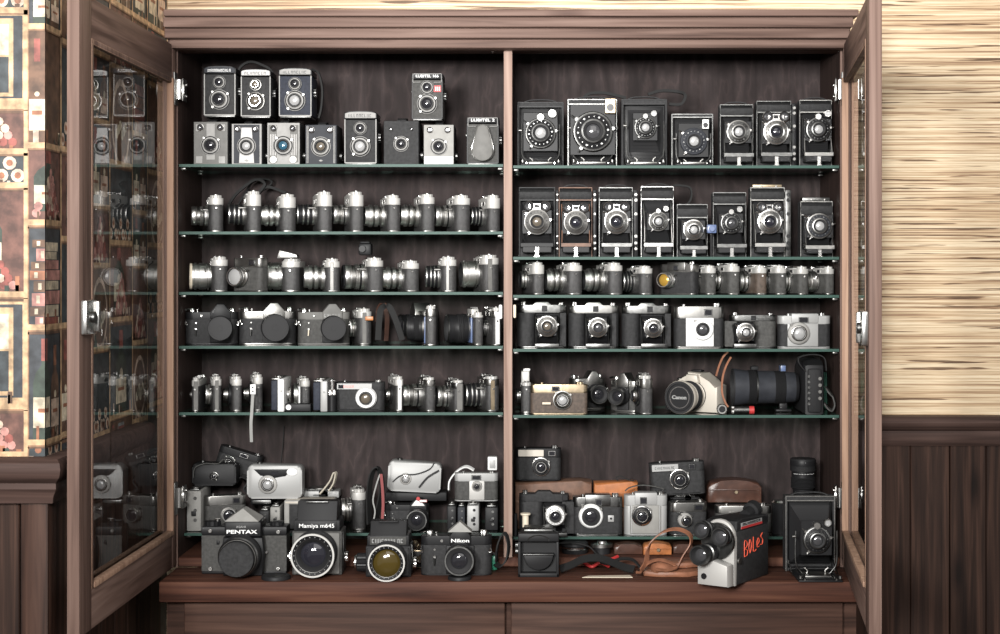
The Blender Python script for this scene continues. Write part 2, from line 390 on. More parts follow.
cells_c = [(a + dX, c + dX, d, e, k) for a, c, d, e, k in cells]
w = paper('wall_left', mapc, WX - .3, WX, cells_c, lambda b: b.box(WX - .6, WX, YC, YC + .3, 0, ZT, 'paper_teal'))
structure(w)
cells = []
s = -.085; wid = [.119 + .0, .19, .14, .18, .13, .19, .18, .2]
first = True
for i, wd in enumerate(wid):
    if i == 0:
        for y0, y1, k in ys: cells.append((-.031, .088, Z(y1, YC), Z(y0, YC), k))
        for c_ in cells: pass
        s = .090; continue
    rows = [(-290, -160), (-156, -44), (-40, 30), (36, 142), (148, 235), (240, 325), (332, 438), (446, 470)] if i % 2 else [(-310, -210), (-206, -120), (-116, -44), (-40, 24), (28, 100), (104, 196), (202, 262), (268, 356), (360, 452)]
    for j, (y0, y1) in enumerate(rows): cells.append((s, s + wd, Z(y1, YC), Z(y0, YC), kinds[(i * 2 + j * 5) % 9]))
    s += wd + .002
cells = [(a, c, d, e, k) for a, c, d, e, k in cells]
def maps(s, t, l): return (WX + l, YC + s, max(t, ZD - .01))
w = paper('wall_side', maps, 0, YB - YC, cells, lambda b: b.box(WX - .1, WX, YC, YB, 0, ZT, 'paper_teal'))
structure(w)
# dado rails and wainscot
def dado(name, run, x0, x1, zt, side, zb):
    b = MB()
    prof = [(0, 0), (-.040, 0), (-.047, -.006), (-.050, -.014), (-.047, -.023), (-.038, -.030), (-.030, -.034), (-.032, -.040), (-.028, -.052), (-.028, -.060), (-.022, -.069), (0, -.069)]
    if side == 'back': b.prism([(YB + a, zt + c) for a, c in prof], x0, x1, 'x', 'rail_wood')
    return b.build(name)
XWR = X(840) + .0235
for nm, (x0, x1) in (('trim_1', (X(878, YB), 1.9)),):
    structure(dado(nm, None, XWR, x1, ZR, 'back', 0))
# wainscot planks behind and right of the cabinet
b = MB(); x = XWR; i = 0
while x < 1.9:
    wd = rnd.uniform(.075, .1); b.box(x, x + wd - .002, YB - .016 - .002 * (i % 2), YB, 0, ZR - .06, 'plank_wood', .002, 1); x += wd; i += 1
structure(b.build('trim_2'))
# column: thick rail with returned end, corner post, planks
zt = Z(460, YC - .055); cxr = WX + .042
b = MB()
def railprof(dp): return [(.0, .0), (-dp * .8, 0), (-dp * .95, -.006), (-dp, -.018), (-dp * .93, -.030), (-dp * .78, -.038), (-dp * .7, -.042), (-dp * .72, -.052), (-dp * .55, -.066), (-dp * .5, -.078), (0, -.078)]
pf = railprof(.058)
A = [b.v((WX - .45, YC + a, zt + c)) for a, c in pf]; B = [b.v((WX - a * .75, YC + a, zt + c)) for a, c in pf]; C = [b.v((WX - a * .75, -.02, zt + c)) for a, c in pf]
n = len(pf)
for P, Q in ((A, B), (B, C)):
    for k in range(n): b.face([P[k], P[(k + 1) % n], Q[(k + 1) % n], Q[k]], 'rail_wood')
b.face(A[::-1], 'rail_wood'); b.face(C, 'rail_wood')
structure(b.build('trim_3'))
b = MB(); zb = zt - .078
x = WX - .45
for k in range(5):
    b.box(x + .0005, x + .08, YC - .010, YC, 0, zb, 'plank_wood', .002, 1); x += .082
b.box(X(24, YC), WX + .012, YC - .022, YC + .03, 0, zb, 'dark_oak_Z', .004)
for k in range(8):
    b.box(WX, WX + .010, YC + .03 + k * .1, YC + .128 + k * .1, 0, zb, 'plank_wood', .002, 1)
structure(b.build('trim_4'))

# ---------------------------------------------------------------- the cabinet
XL, XR = X(178), X(840)
ZTOP, ZF, ZI = Z(38), Z(567), Z(557.5)
CT = .022; DB = .248
cab = thing('display_cabinet', 'large brown wooden cabinet with open glass doors full of old cameras', 'cabinet', (0, 0, 0))
for s_, x0 in ((-1, XL - CT), (1, XR)):
    b = MB(); b.box(x0, x0 + CT, .0, YB - .002, ZF, ZTOP + .02, 'side_ply', .0015, 1); b.box(x0, x0 + CT, -.0012, 0, ZF, ZTOP + .02, 'oak_Z'); b.build('side_panel', cab)
b = MB(); b.box(XL, XR, DB, YB - .003, ZF - .02, ZTOP + .02, 'back_ply'); b.build('back_panel', cab)
b = MB(); b.box(XL, XR, 0.002, DB, ZTOP, ZTOP + .02, 'side_ply'); b.build('top_panel', cab)
b = MB(); b.box(X(503.5), X(512.5), .001, DB, ZI, ZTOP, 'side_ply'); b.box(X(503.5), X(512.5), -.002, .001, ZI, ZTOP, 'edge_wood', .0008, 1); b.build('divider', cab)
b = MB(); b.box(XL, XR, .0, DB, ZF, ZI, 'sill_wood', .002, 1); b.build('bottom_board', cab)
# crown moulding: stepped boards
b = MB(); e = 0
for (py0, py1, yf, pl, pr) in ((8.5, 16, -.105, 163, 859), (16, 27, -.088, 163, 853.5), (27, 38, -.068, 164, 850), (38, 48, -.045, 169, 847)):
    b.box(X(pl, yf), X(pr, yf), yf, .05, Z(py1, yf), Z(py0, yf) - .0012, 'oak_X', .003)
b.box(X(170), X(846), -.03, YB - .004, Z(38) + .0205, Z(10, -.1), 'oak_X')
b.build('crown_moulding', cab)
# ledge and base
YL = -.168
b = MB(); b.box(X(177, 0), X(848, 0), YL, -.0005, Z(602.5, YL), ZF, 'sill_wood', .003); b.build('ledge', cab)
b = MB(); zz = Z(602.5, YL) - .001
b.box(X(180), X(845), YL + .045, YB - .02, .08, zz, 'dark_oak_X')
b.box(X(182), X(843), YL + .07, YB - .02, .0, .08, 'oak_X')
b.build('base_cabinet', cab)
for px0, px1 in ((184, 505), (511, 843)):
    b = MB(); ya = YL + .028; x0, x1 = X(px0, ya), X(px1, ya)
    b.box(x0, x1, ya, ya + .017, .09, zz - .004, 'dark_oak_X', .003)
    b.box(x0 + .07, x1 - .07, ya - .004, ya, .16, zz - .075, 'dark_oak_X', .003)
    f = b.build('lower_door', cab)
# doors
def door(pxh, sgn, deg, lockz):
    """hinge at the outer edge of the opening; local x runs from hinge to the free edge, local y is the inner side of the closed door"""
    Wd = .70; z0, z1 = Z(565) , Z(47); st = .072; T = .022
    loc = (X(pxh), -.004, 0)
    rz = math.radians(-deg) if sgn > 0 else math.radians(180 + deg)
    o_y = 1 if sgn > 0 else -1
    def bx(b, x0, x1, ya, yb, za, zb, m, bev=0.): b.box(x0, x1, min(ya * o_y, yb * o_y), max(ya * o_y, yb * o_y), za, zb, m, bev)
    b = MB()
    bx(b, 0, st * .5, -T, 0, z0, z1, 'oak_Z', .002); bx(b, Wd - st, Wd, -T, 0, z0, z1, 'oak_Z', .002)
    bx(b, st * .5, Wd - st, -T + .001, -.001, z0, z0 + st, 'oak_X', .001); bx(b, st * .5, Wd - st, -T + .001, -.001, z1 - st, z1, 'oak_X', .001)
    f = b.build('door', cab, loc); f.rotation_euler = (0, 0, rz)
    b = MB(); q = .010
    zi, zj = z0 + st, z1 - st; xa, xb = st * .5, Wd - st
    bx(b, xa, xa + q, -T * .45, .004, zi, zj, 'lit_bead_wood', .001); bx(b, xb - q, xb, -T * .45, .001, zi, zj, 'oak_Z', .001)
    bx(b, xa + q, xb - q, -T * .45, .004, zi, zi + q, 'lit_bead_wood', .001); bx(b, xa + q, xb - q, -T * .45, .001, zj - q, zj, 'oak_Z', .001)
    b.build('glazing_bead', f)
    b = MB(); bx(b, xa - .003, xb + .003, -T * .62, -T * .62 + .0005, zi - .003, zj + .003, 'pane_glass')
    v = b.build('glass_pane', f)
    for zc in (Z(90), Z(497)):
        b = MB(); bx(b, .004, .030, -.001, .0035, zc - .035, zc + .035, 'satin', .001); 
        b.cyl((.006, .006 * o_y, zc - .022), (0, 0, 1), .044, .007, 'chrome', 12)
        bx(b, -.010, .004, .006, .018, zc - .012, zc + .012, 'chrome', .003); bx(b, -.030, .004, .0125, .0150, zc - .024, zc + .024, 'satin', .0008); b.cyl((-.020, .015 * o_y, zc + .012), (0, o_y, 0), .004, .004, 'chrome', 10); b.cyl((-.020, .015 * o_y, zc - .012), (0, o_y, 0), .004, .004, 'chrome', 10)
        b.build('hinge', f)
    b = MB(); zc = lockz
    bx(b, Wd - st + .004, Wd - .004, 0, .012, zc - .030, zc + .030, 'chrome', .003); bx(b, Wd - st - .0, Wd - st + .012, .001, .017, zc - .028, zc + .028, 'satin', .003)
    b.cyl((Wd - st * .5, .012 * o_y, zc), (0, o_y, 0), .006, .010, 'steel', 16)
    b.build('lock', f)
    return f
door(177, 1, 90.95, Z(317, -.66)); door(842, -1, 83.1, Z(328, -.66))
# ball catch under the crown
b = MB(); b.cyl((X(491), .012, Z(50.5) ), (.8, 0, .45), .022, .006, 'chrome', 14); b.build('door_catch', cab)
# glass shelves with their clips
def shelf(x0, x1, zt, y0, y1, label, th=.006, grp=None):
    b = MB(); P = [b.v((x, y, z)) for x in (x0, x1) for y in (y0, y1) for z in (zt - th, zt)]
    for q, m in (((0, 1, 3, 2), 'glass_edge'), ((4, 6, 7, 5), 'glass_edge'), ((0, 4, 5, 1), 'glass_edge'), ((2, 3, 7, 6), 'glass_edge'), ((0, 2, 6, 4), 'shelf_glass'), ((1, 5, 7, 3), 'shelf_glass')): b.face([P[i] for i in q], m)
    t = thing('glass_shelf', label, 'shelf', (0, 0, 0), group=grp); b.build('glass_sheet', t)
    for xx, d_ in ((x0, 1), (x1, -1)):
        for yy in (y0 + .012, y1 - .05):
            b = MB(); b.box(min(xx, xx + d_ * .012), max(xx, xx + d_ * .012), yy, yy + .010, zt - th - .006, zt - th - .0002, 'satin', .002); b.build('shelf_peg', t)
EPS = .0012
x1l, x0r = X(503.5) - EPS, X(512.5) + EPS
ZL = {1: Z(164), 2: Z(231.5), 3: Z(292), 4: Z(346), 5: Z(412.5)}
ZRt = {1: Z(165.3), 2: Z(256.8), 3: Z(295), 4: Z(349), 5: Z(415.2)}
nth = {1: 'topmost', 2: 'second', 3: 'third', 4: 'fourth', 5: 'fifth'}
for k in range(1, 6):
    shelf(XL + EPS, x1l, ZL[k], .004, DB - .004, f'{nth[k]} glass shelf in the left half of the cabinet', grp='glass shelves in the cabinet')
    shelf(x0r, XR - EPS, ZRt[k], .004, DB - .004, f'{nth[k]} glass shelf in the right half of the cabinet', grp='glass shelves in the cabinet')
YS = .055
ZLB = Z(533, YS); ZRB = Z(536.5, YS)
shelf(XL + EPS, x1l, ZLB, YS, DB - .004, 'low glass shelf just above the cabinet bottom, left half', grp='low glass shelves')
shelf(x0r, XR - EPS, ZRB, YS, DB - .004, 'low glass shelf just above the cabinet bottom, right half', grp='low glass shelves')
# ---------------------------------------------------------------- camera builders
# every builder works in local metres: x to the right, front face at y = 0, depth towards +y, base at z = 0
F = (0, -1, 0)
PROF = {   # (t along the length, radius, material)
 'chrome': [(0, .96, 'barrel'), (.10, 1, 'barrel'), (.20, 1, 'barrel'), (.21, .86, 'black_paint'), (.28, .86, 'black_paint'), (.29, .98, 'barrel'), (.34, .93, 'barrel'), (.39, .98, 'barrel'), (.44, .93, 'barrel'), (.49, .98, 'barrel'), (.50, .87, 'satin'), (.66, .87, 'satin'), (.67, .92, 'barrel'), (.72, .88, 'barrel'), (.77, .92, 'barrel'), (.95, .92, 'barrel'), (1, .88, 'barrel')],
 'ribbed': [(0, 1, 'barrel'), (.14, 1, 'barrel'), (.15, .84, 'barrel'), (.30, .84, 'satin'), (.31, .96, 'barrel'), (.42, .99, 'barrel'), (.50, .96, 'barrel'), (.51, .86, 'satin'), (.60, .86, 'satin'), (.61, .98, 'barrel'), (.70, 1, 'barrel'), (.78, .98, 'barrel'), (.79, .88, 'barrel'), (1, .86, 'barrel')],
 'bigchrome': [(0, .82, 'barrel'), (.10, .82, 'barrel'), (.11, 1, 'barrel'), (.17, 1, 'barrel'), (.19, .9, 'satin'), (.24, .9, 'barrel'), (.26, .97, 'barrel'), (.60, .97, 'barrel'), (.62, .9, 'barrel'), (.72, .9, 'barrel'), (.74, 1, 'barrel'), (.84, 1, 'barrel'), (.86, .93, 'barrel'), (1, .93, 'barrel')],
 'zebra': [(0, .95, 'barrel'), (.1, 1, 'barrel'), (.18, 1, 'barrel'), (.19, .93, 'black_paint'), (.36, .93, 'black_paint'), (.37, .99, 'barrel'), (.45, .99, 'barrel'), (.46, .9, 'black_paint'), (.62, .9, 'black_paint'), (.63, .96, 'barrel'), (.70, .96, 'barrel'), (.71, .88, 'black_paint'), (.93, .88, 'black_paint'), (.94, .92, 'barrel'), (1, .90, 'barrel')],
 'black': [(0, .92, 'satin'), (.08, .94, 'satin'), (.09, .98, 'black_paint'), (.28, 1, 'black_paint'), (.30, .95, 'rubber'), (.34, .99, 'rubber'), (.38, .95, 'rubber'), (.42, .99, 'rubber'), (.46, .95, 'rubber'), (.50, .99, 'rubber'), (.54, .95, 'rubber'), (.58, .93, 'black_paint'), (.74, .93, 'black_paint'), (.75, .97, 'rubber'), (.95, .97, 'black_paint'), (.97, .98, 'steel'), (1, .95, 'steel')],
 'flat': [(0, 1, 'black_paint'), (.30, 1, 'black_paint'), (.34, .97, 'chrome'), (.36, .88, 'chrome'), (.38, .86, 'black_paint'), (.40, .66, 'black_paint'), (.42, .64, 'satin'), (.80, .62, 'satin'), (.84, .58, 'chrome'), (1, .56, 'chrome')],
 'silverflat': [(0, 1, 'satin'), (.30, 1, 'satin'), (.36, .96, 'chrome'), (.38, .84, 'satin'), (.42, .80, 'black_paint'), (.46, .78, 'chrome'), (.62, .70, 'chrome'), (.64, .66, 'satin'), (1, .60, 'chrome')],
 'tlr': [(0, 1, 'steel'), (.3, 1, 'steel'), (.36, .94, 'face_silver'), (.38, .84, 'black_paint'), (.5, .82, 'black_paint'), (.52, .70, 'face_silver'), (.9, .65, 'pearl'), (1, .60, 'black_paint')],
 'cone': [(0, 1, 'pearl'), (.22, 1, 'pearl'), (.26, .97, 'chrome'), (.30, .95, 'pearl'), (.62, .72, 'pearl'), (.64, .66, 'black_paint'), (.66, .62, 'chrome'), (1, .58, 'chrome')],
 'whitering': [(0, .98, 'black_paint'), (.25, 1, 'black_paint'), (.28, .97, 'white_paint'), (.55, .90, 'white_paint'), (.56, .62, 'white_paint'), (.58, .58, 'black_paint'), (1, .54, 'black_paint')],
}
def glass(parent, c, r, m='lens_dark', bulge=.28, name='front_glass', ax=F):
    b = MB(); b.lathe(c, ax, [(-.0006, 0), (-.0006, r), (0, r), (r * bulge * .55, r * .72), (r * bulge * .85, r * .4), (r * bulge, 0)], 22, m); return b.build(name, parent)
def lens(root, x, z, R, L, prof='chrome', g='lens_dark', y=0, cap=None, name='lens', gr=None, shade=0, label=None, tabs=0):
    b = MB(); P = PROF[prof]; pr = [(0, 0)] + [(t * L, r * R, m) for t, r, m in P]
    re = P[-1][1] * R; rg = gr * R if gr else re * .74
    rec = min(L * .25, R * .45)
    pr += [(L, re * .9, P[-1][2]), (L - rec * .25, re * .87, 'black_matt'), (L - rec * .6, rg * 1.08, 'black_matt'), (L - rec, rg, 'black_matt'), (L - rec, 0, 'black_matt')]
    b.lathe((x, y, z), F, pr, 36 if R > .018 else 26)
    for k in range(tabs):
        a = [2.3, .6, 4.0, 5.3, 1.4, 3.2][k % 6]
        cx, cz = x + math.cos(a) * R * 1.0, z + math.sin(a) * R * 1.0
        b.cyl((cx, y - .0, cz), F, L * .45, R * .13, 'satin', 10)
    o = b.build(name, root)
    if cap:
        q = MB(); cr = re * 1.03; q.lathe((x, y - L + .0015, z), F, [(0, cr * .98), (0, cr), (.004, cr), (.0048, cr * .97), (.0048, cr * .90), (.0036, cr * .895), (.0036, cr * .22), (.0046, cr * .215), (.0046, 0)], 32, cap); q.build('lens_cap', o)
    else: glass(o, (x, y - L + rec, z), rg, g)
    if label: o['label'] = label
    return o
def shutter(root, x, z, R, y, ring='chrome', face='black_paint', g='lens_dark', eyes=0, em='chrome', brass=None, scale=1.):
    """leaf shutter of a folding camera: plate, milled ring, dial, levers"""
    b = MB(); L = R * .75
    b.lathe((x, y, z), F, [(0, 0), (0, R), (L * .25, R, face), (L * .28, R * .97, ring), (L * .40, R * .95, ring), (L * .42, R * .86, ring), (L * .44, R * .84, face), (L * .48, R * .62, face), (L * .5, R * .60, ring), (L * .85, R * .58, ring), (L * .88, R * .50, ring), (L * .86, R * .48, 'black_matt'), (L * .80, R * .37, 'black_matt'), (L * .62, R * .34, 'black_matt'), (L * .62, 0, 'black_matt')], 32)
    for k in range(18):      # figures and ticks engraved on the ring
        a = k * 2 * PI / 18 + .1; cx, cz = x + math.cos(a) * R * .74, z + math.sin(a) * R * .74
        w = R * (.035 if k % 3 else .06)
        b.lathe((cx, y - L * .455, cz), F, [(0, 0), (0, w), (.0006, w * .9), (.0006, 0)], 6, 'steel' if face != 'satin' else 'black_paint')
    o = b.build('shutter', root)
    for a, l_ in ((2.5, .34), (.15, .26), (4.1, .24)):
        q = MB(); cx, cz = x + math.cos(a) * R, z + math.sin(a) * R
        q.cyl((cx, y - L * .05, cz), F, L * .28, R * .11, em, 10); q.tube([(cx, y - L * .2, cz), (cx + math.cos(a) * R * l_, y - L * .25, cz + math.sin(a) * R * l_)], R * .05, em, 6)
        q.build('lever', o)
    glass(o, (x, y - L * .62, z), R * .35, g)
    if eyes == 2:        # coupled twin windows above the shutter
        q = MB(); zz = z + R * 1.16; dx = R * .62; e = R * .40
        for s in (-1, 1): q.lathe((x + s * dx, y + .001, zz), F, [(0, 0), (0, e), (L * .42, e, em), (L * .46, e * .9, em), (L * .38, e * .66, 'black_matt'), (L * .3, 0, 'lens_grey')], 18)
        q.box(x - dx, x + dx, y - L * .3, y, zz - e * .55, zz + e * .55, em, .0006, 1); q.build('viewfinder', root)
        q = MB(); q.box(x - dx * .3, x + dx * .3, y - L * .33, y - L * .3, zz - e * .3, zz + e * .3, 'black_paint'); q.build('view_window', root)
    elif eyes == 1:
        q = MB(); zz = z + R * 1.25; xx = x + R * .75; e = R * .26
        q.cyl((x, y, z + R * 1.02), F, L * .5, R * .26, em, 16); q.lathe((xx, y, zz), F, [(0, 0), (0, e), (L * .6, e, em), (L * .6, e * .8, em), (L * .45, e * .7, 'lens_pale'), (L * .45, 0, 'lens_pale')], 16)
        q.box(xx - e * .8, xx + e * .8, y - L * .3, y + .004, zz - e * .8, zz + e * .8, em, .0005, 1); q.build('viewfinder', root)
    elif eyes == 3:
        q = MB(); xx = x + R * .85; zz = z + R * 1.25; e = R * .26
        q.box(xx - e, xx + e, y - L * .5, y + .002, zz - e * 1.4, zz + e * 1.4, brass or em, .0008, 1); q.cyl((xx, y - L * .5, zz - e * .3), F, .002, e * .7, 'lens_grey', 14); q.build('viewfinder', root)
    return o
def stadium(w, d, r=None, n=7):
    r = r or d / 2; P = []
    for cx, cy, a0 in ((w / 2 - r, d - r, 0), (-w / 2 + r, d - r, PI / 2), (-w / 2 + r, r, PI), (w / 2 - r, r, 1.5 * PI)):
        for k in range(n): a = a0 + k * PI / 2 / (n - 1); P.append((cx + r * math.cos(a), cy + r * math.sin(a)))
    return P
def put(name, label, cat, pxc, Y, zb, rz=0, grp=None, **k): return thing(name, label, cat, (X(pxc, Y), Y, zb), rz, grp, **k)

def tlr(label, x0, x1, yt, zb, Y, skin='leather', trim='face_silver', hood='face_silver', arch=.12, vr=.2, tr=.31, tprof='tlr', words=None, g1='lens_dark', g2='lens_dark', wcol='black_paint', grp=None, d=.085, cap=False, rz=0, sticker=False, strapside=0):
    w = (x1 - x0) * U(Y); h = Z(yt, Y) - zb; t = put('twin_lens_camera', label, 'camera', (x0 + x1) / 2, Y, zb, rz, grp)
    hh = h * .155; zt = h - hh
    b = MB(); b.box(-w / 2, w / 2, .004, d, 0.004, zt, skin, .003); b.build('body', t)
    b = MB(); b.box(-w * .46, w * .46, 0, .004, .004, zt - .001, skin, .001)
    for s in (-1, 1): b.box(s * w * .47 - .0011, s * w * .47 + .0011, -.0012, .004, .004, zt, trim)
    b.box(-w * .47, w * .47, -.001, .004, .003, .0055, trim); b.build('front_panel', t)
    b = MB(); b.box(-w * .46, w * .46, .002, d - .004, 0, .004, 'steel', .001); b.cyl((0, d / 2, 0.0005), (0, 0, 1), .002, w * .12, 'satin'); b.build('base_plate', t)
    b = MB(); pl = [(-w * .5, zt + .001), (w * .5, zt + .001), (w * .5, zt + hh * .72)] + [(w * .5 * math.cos(a), zt + hh * (.72 + arch * 2.2 * math.sin(a))) for a in [k * PI / 8 for k in range(1, 8)]] + [(-w * .5, zt + hh * .72)]
    b.prism(pl, -.002, d * .92, 'y', 'black_paint', .0015); hd = b.build('focusing_hood', t)
    b = MB(); b.prism([(x * .93, zt + (z - zt) * .8 + hh * .1) for x, z in pl], -.0034, -.0021, 'y', hood, .0005); npz = b.build('nameplate', hd)
    if arch < .05:
        b = MB(); b.box(-w * .45, w * .45, -.0040, -.0034, zt + hh * .70, zt + hh * .76, 'face_silver')
        for s in (-1, 1): b.box(s * w * .45 - .0005, s * w * .45 + .0005, -.0040, -.0034, zt - hh * .35, zt + hh * .76, 'face_silver'); b.box(s * w * .33 - w * .12, s * w * .33 + w * .12, -.0040, -.0010, zt - hh * .41, zt - hh * .35, 'face_silver')
        b.build('plate_border', hd)
    if words: text('lettering', hd, words, 0, -.0036, zt + hh * .42, hh * .5, wcol, w=w * .72, bold=.0001)
    zv, zk = zt * .80, zt * .40
    if cap:
        b = MB(); pl = []
        R1, R2 = w * .20, w * .33
        for k in range(9): a = .35 + k * (PI - .7) / 8; pl.append((R1 * math.cos(a), zv + R1 * math.sin(a)))
        for k in range(13): a = PI - .25 + k * (PI + .5) / 12; pl.append((R2 * math.cos(a), zk - .006 + R2 * math.sin(a)))
        b.prism(pl, -.022, -.0005, 'y', 'grey_paint', .003); b.prism([(x * 1.07, z + (z - zk) * .03) for x, z in pl], -.010, -.0012, 'y', 'chrome', .001); b.build('lens_cap', t)
    else:
        lens(t, 0, zv, w * vr, .016, tprof, g1, gr=.54); lens(t, 0, zk, w * tr, .018, tprof, g2, gr=.48, tabs=3)
    if sticker:
        b = MB(); b.box(w * .20, w * .44, -.0022, -.0008, zv - w * .14, zv + w * .07, 'red_paint', .0004, 1); 
        for q in (.26, .32, .38): b.box(w * q, w * (q + .025), -.0026, -.0021, zv - w * .1, zv + w * .02, 'white_text')
        b.build('badge', t)
    b = MB(); b.knurl((w / 2, d * .4, zt * .62), (1, 0, 0), .006, w * .17, 'steel', 16); b.build('focusing_knob', t)
    b = MB(); b.cyl((-w / 2, d * .5, zt * .75), (-1, 0, 0), .003, w * .1, 'steel', 16); b.build('winding_knob', t)
    return t
def boxcam(label, x0, x1, yt, zb, Y, style='agfa', d=.10, rz=0, grp=None, g='lens_dark', strap=True):
    w = (x1 - x0) * U(Y); h = Z(yt, Y) - zb; t = put('box_camera', label, 'camera', (x0 + x1) / 2, Y, zb, rz, grp)
    b = MB(); b.box(-w / 2, w / 2, .003, d, 0, h, 'leather', .002); b.build('body', t)
    fm = {'metal': 'grey_paint', 'agfa': 'face_silver', 'blue': 'face_silver', 'dark': 'dark_face', 'plain': 'leather', 'silver': 'grey_face'}[style]
    b = MB(); b.box(-w * .49, w * .49, -.0008, .003, h * .008, h * .992, fm, .0008, 1)
    zc, R = h * .45, w * (.31 if style in ('agfa', 'dark', 'blue') else .28); ev = .81
    if style == 'agfa': b.box(-w * .42, w * .42, -.0018, -.0006, h * .03, h * .97, 'dark_face'); b.prism([(-w * .25, h * .04), (w * .25, h * .04), (w * .17, h * .9), (-w * .17, h * .9)], -.0026, -.0016, 'y', 'face_white', .0003)
    if style == 'blue':
        b.box(-w * .45, -w * .2, -.0018, -.0006, h * .06, h * .94, 'grey_paint'); b.box(w * .2, w * .45, -.0018, -.0006, h * .06, h * .94, 'grey_paint')
        for q in (.24, .29, .34, .39): 
            for s in (-1, 1): b.box(s * w * q - .0007, s * w * q + .0007, -.0024, -.0016, h * .22, h * .72, 'face_white')
    if style == 'dark':
        for q in (.40, .435): 
            for s in (-1, 1): b.box(s * w * q - .0006, s * w * q + .0006, -.0016, -.0006, h * .04, h * .96, 'face_silver')
    if style == 'metal':
        for s in (-1, 1):
            for q in (.12, .86): b.box(s * w * .33 - w * .10, s * w * .33 + w * .10, -.002, -.0006, h * q - w * .11, h * q + w * .10, 'face_silver', .0004, 1)
        b.box(-w * .12, w * .12, -.0016, -.0006, h * .12, h * .95, 'face_silver')
    if style == 'silver': b.box(-w * .47, w * .47, -.0016, -.0006, h * .02, h * .20, 'white_paint')
    b.build('faceplate', t)
    pr = 'tlr'
    if style == 'plain': R, zc = w * .22, h * .47
    lens(t, 0, zc, R, .010, pr, g, y=-.001, gr=.42, tabs=0 if style == 'agfa' else 2)
    for s in (-1, 1):
        b = MB(); e = w * (.10 if style != 'plain' else .045); zz = h * (.86 if style != 'plain' else .80)
        b.lathe((s * w * .29, -.001, zz), F, [(0, 0), (0, e), (.004, e, 'chrome'), (.0045, e * .85, 'chrome'), (.0035, e * .7, 'black_matt'), (.0030, 0, 'lens_grey')], 16)
        b.build('viewfinder_window', t)
        if style == 'blue':
            b = MB(); b.cyl((s * w * .30, -.001, h * .12), F, .004, e * 1.1, 'pearl', 16); b.build('ornament', t)
    if style in ('agfa', 'dark'):
        b = MB(); b.prism([(-w * .07, h * .10), (0, h * .075), (w * .07, h * .10), (0, h * .13)], -.0036, -.0024, 'y', 'face_silver'); b.build('emblem', t)
    if strap:
        b = MB(); b.strap([(0, .012, h + .001), (0, .03, h + .006), (0, d * .5, h + .0075), (0, d - .03, h + .006), (0, d - .012, h + .001)], w * .25, .002, 'leather', (1, 0, 0)); b.build('handle', t)
    b = MB(); b.cyl((w / 2, d * .5, h * .25), (1, 0, 0), .006, .010, 'steel', 14); b.build('winding_key', t)
    return t
def bellows(root, x, z0, w0, h0, y0, w1, h1, y1, z1=None, n=7, m='bellows_cloth'):
    b = MB(); z1 = z0 if z1 is None else z1; rings = []
    for k in range(2 * n + 1):
        f = k / (2 * n); s = 1. if k % 2 else .90
        w, h, y, z = (w0 + (w1 - w0) * f) * s, (h0 + (h1 - h0) * f) * s, y0 + (y1 - y0) * f, z0 + (z1 - z0) * f
        rings.append([b.v((x + a * w / 2, y, z + c * h / 2)) for a, c in ((-1, -1), (1, -1), (1, 1), (-1, 1))])
    for A, B in zip(rings, rings[1:]):
        for k in range(4): b.face([A[k], A[(k + 1) % 4], B[(k + 1) % 4], B[k]], m)
    return b.build('bellows', root)
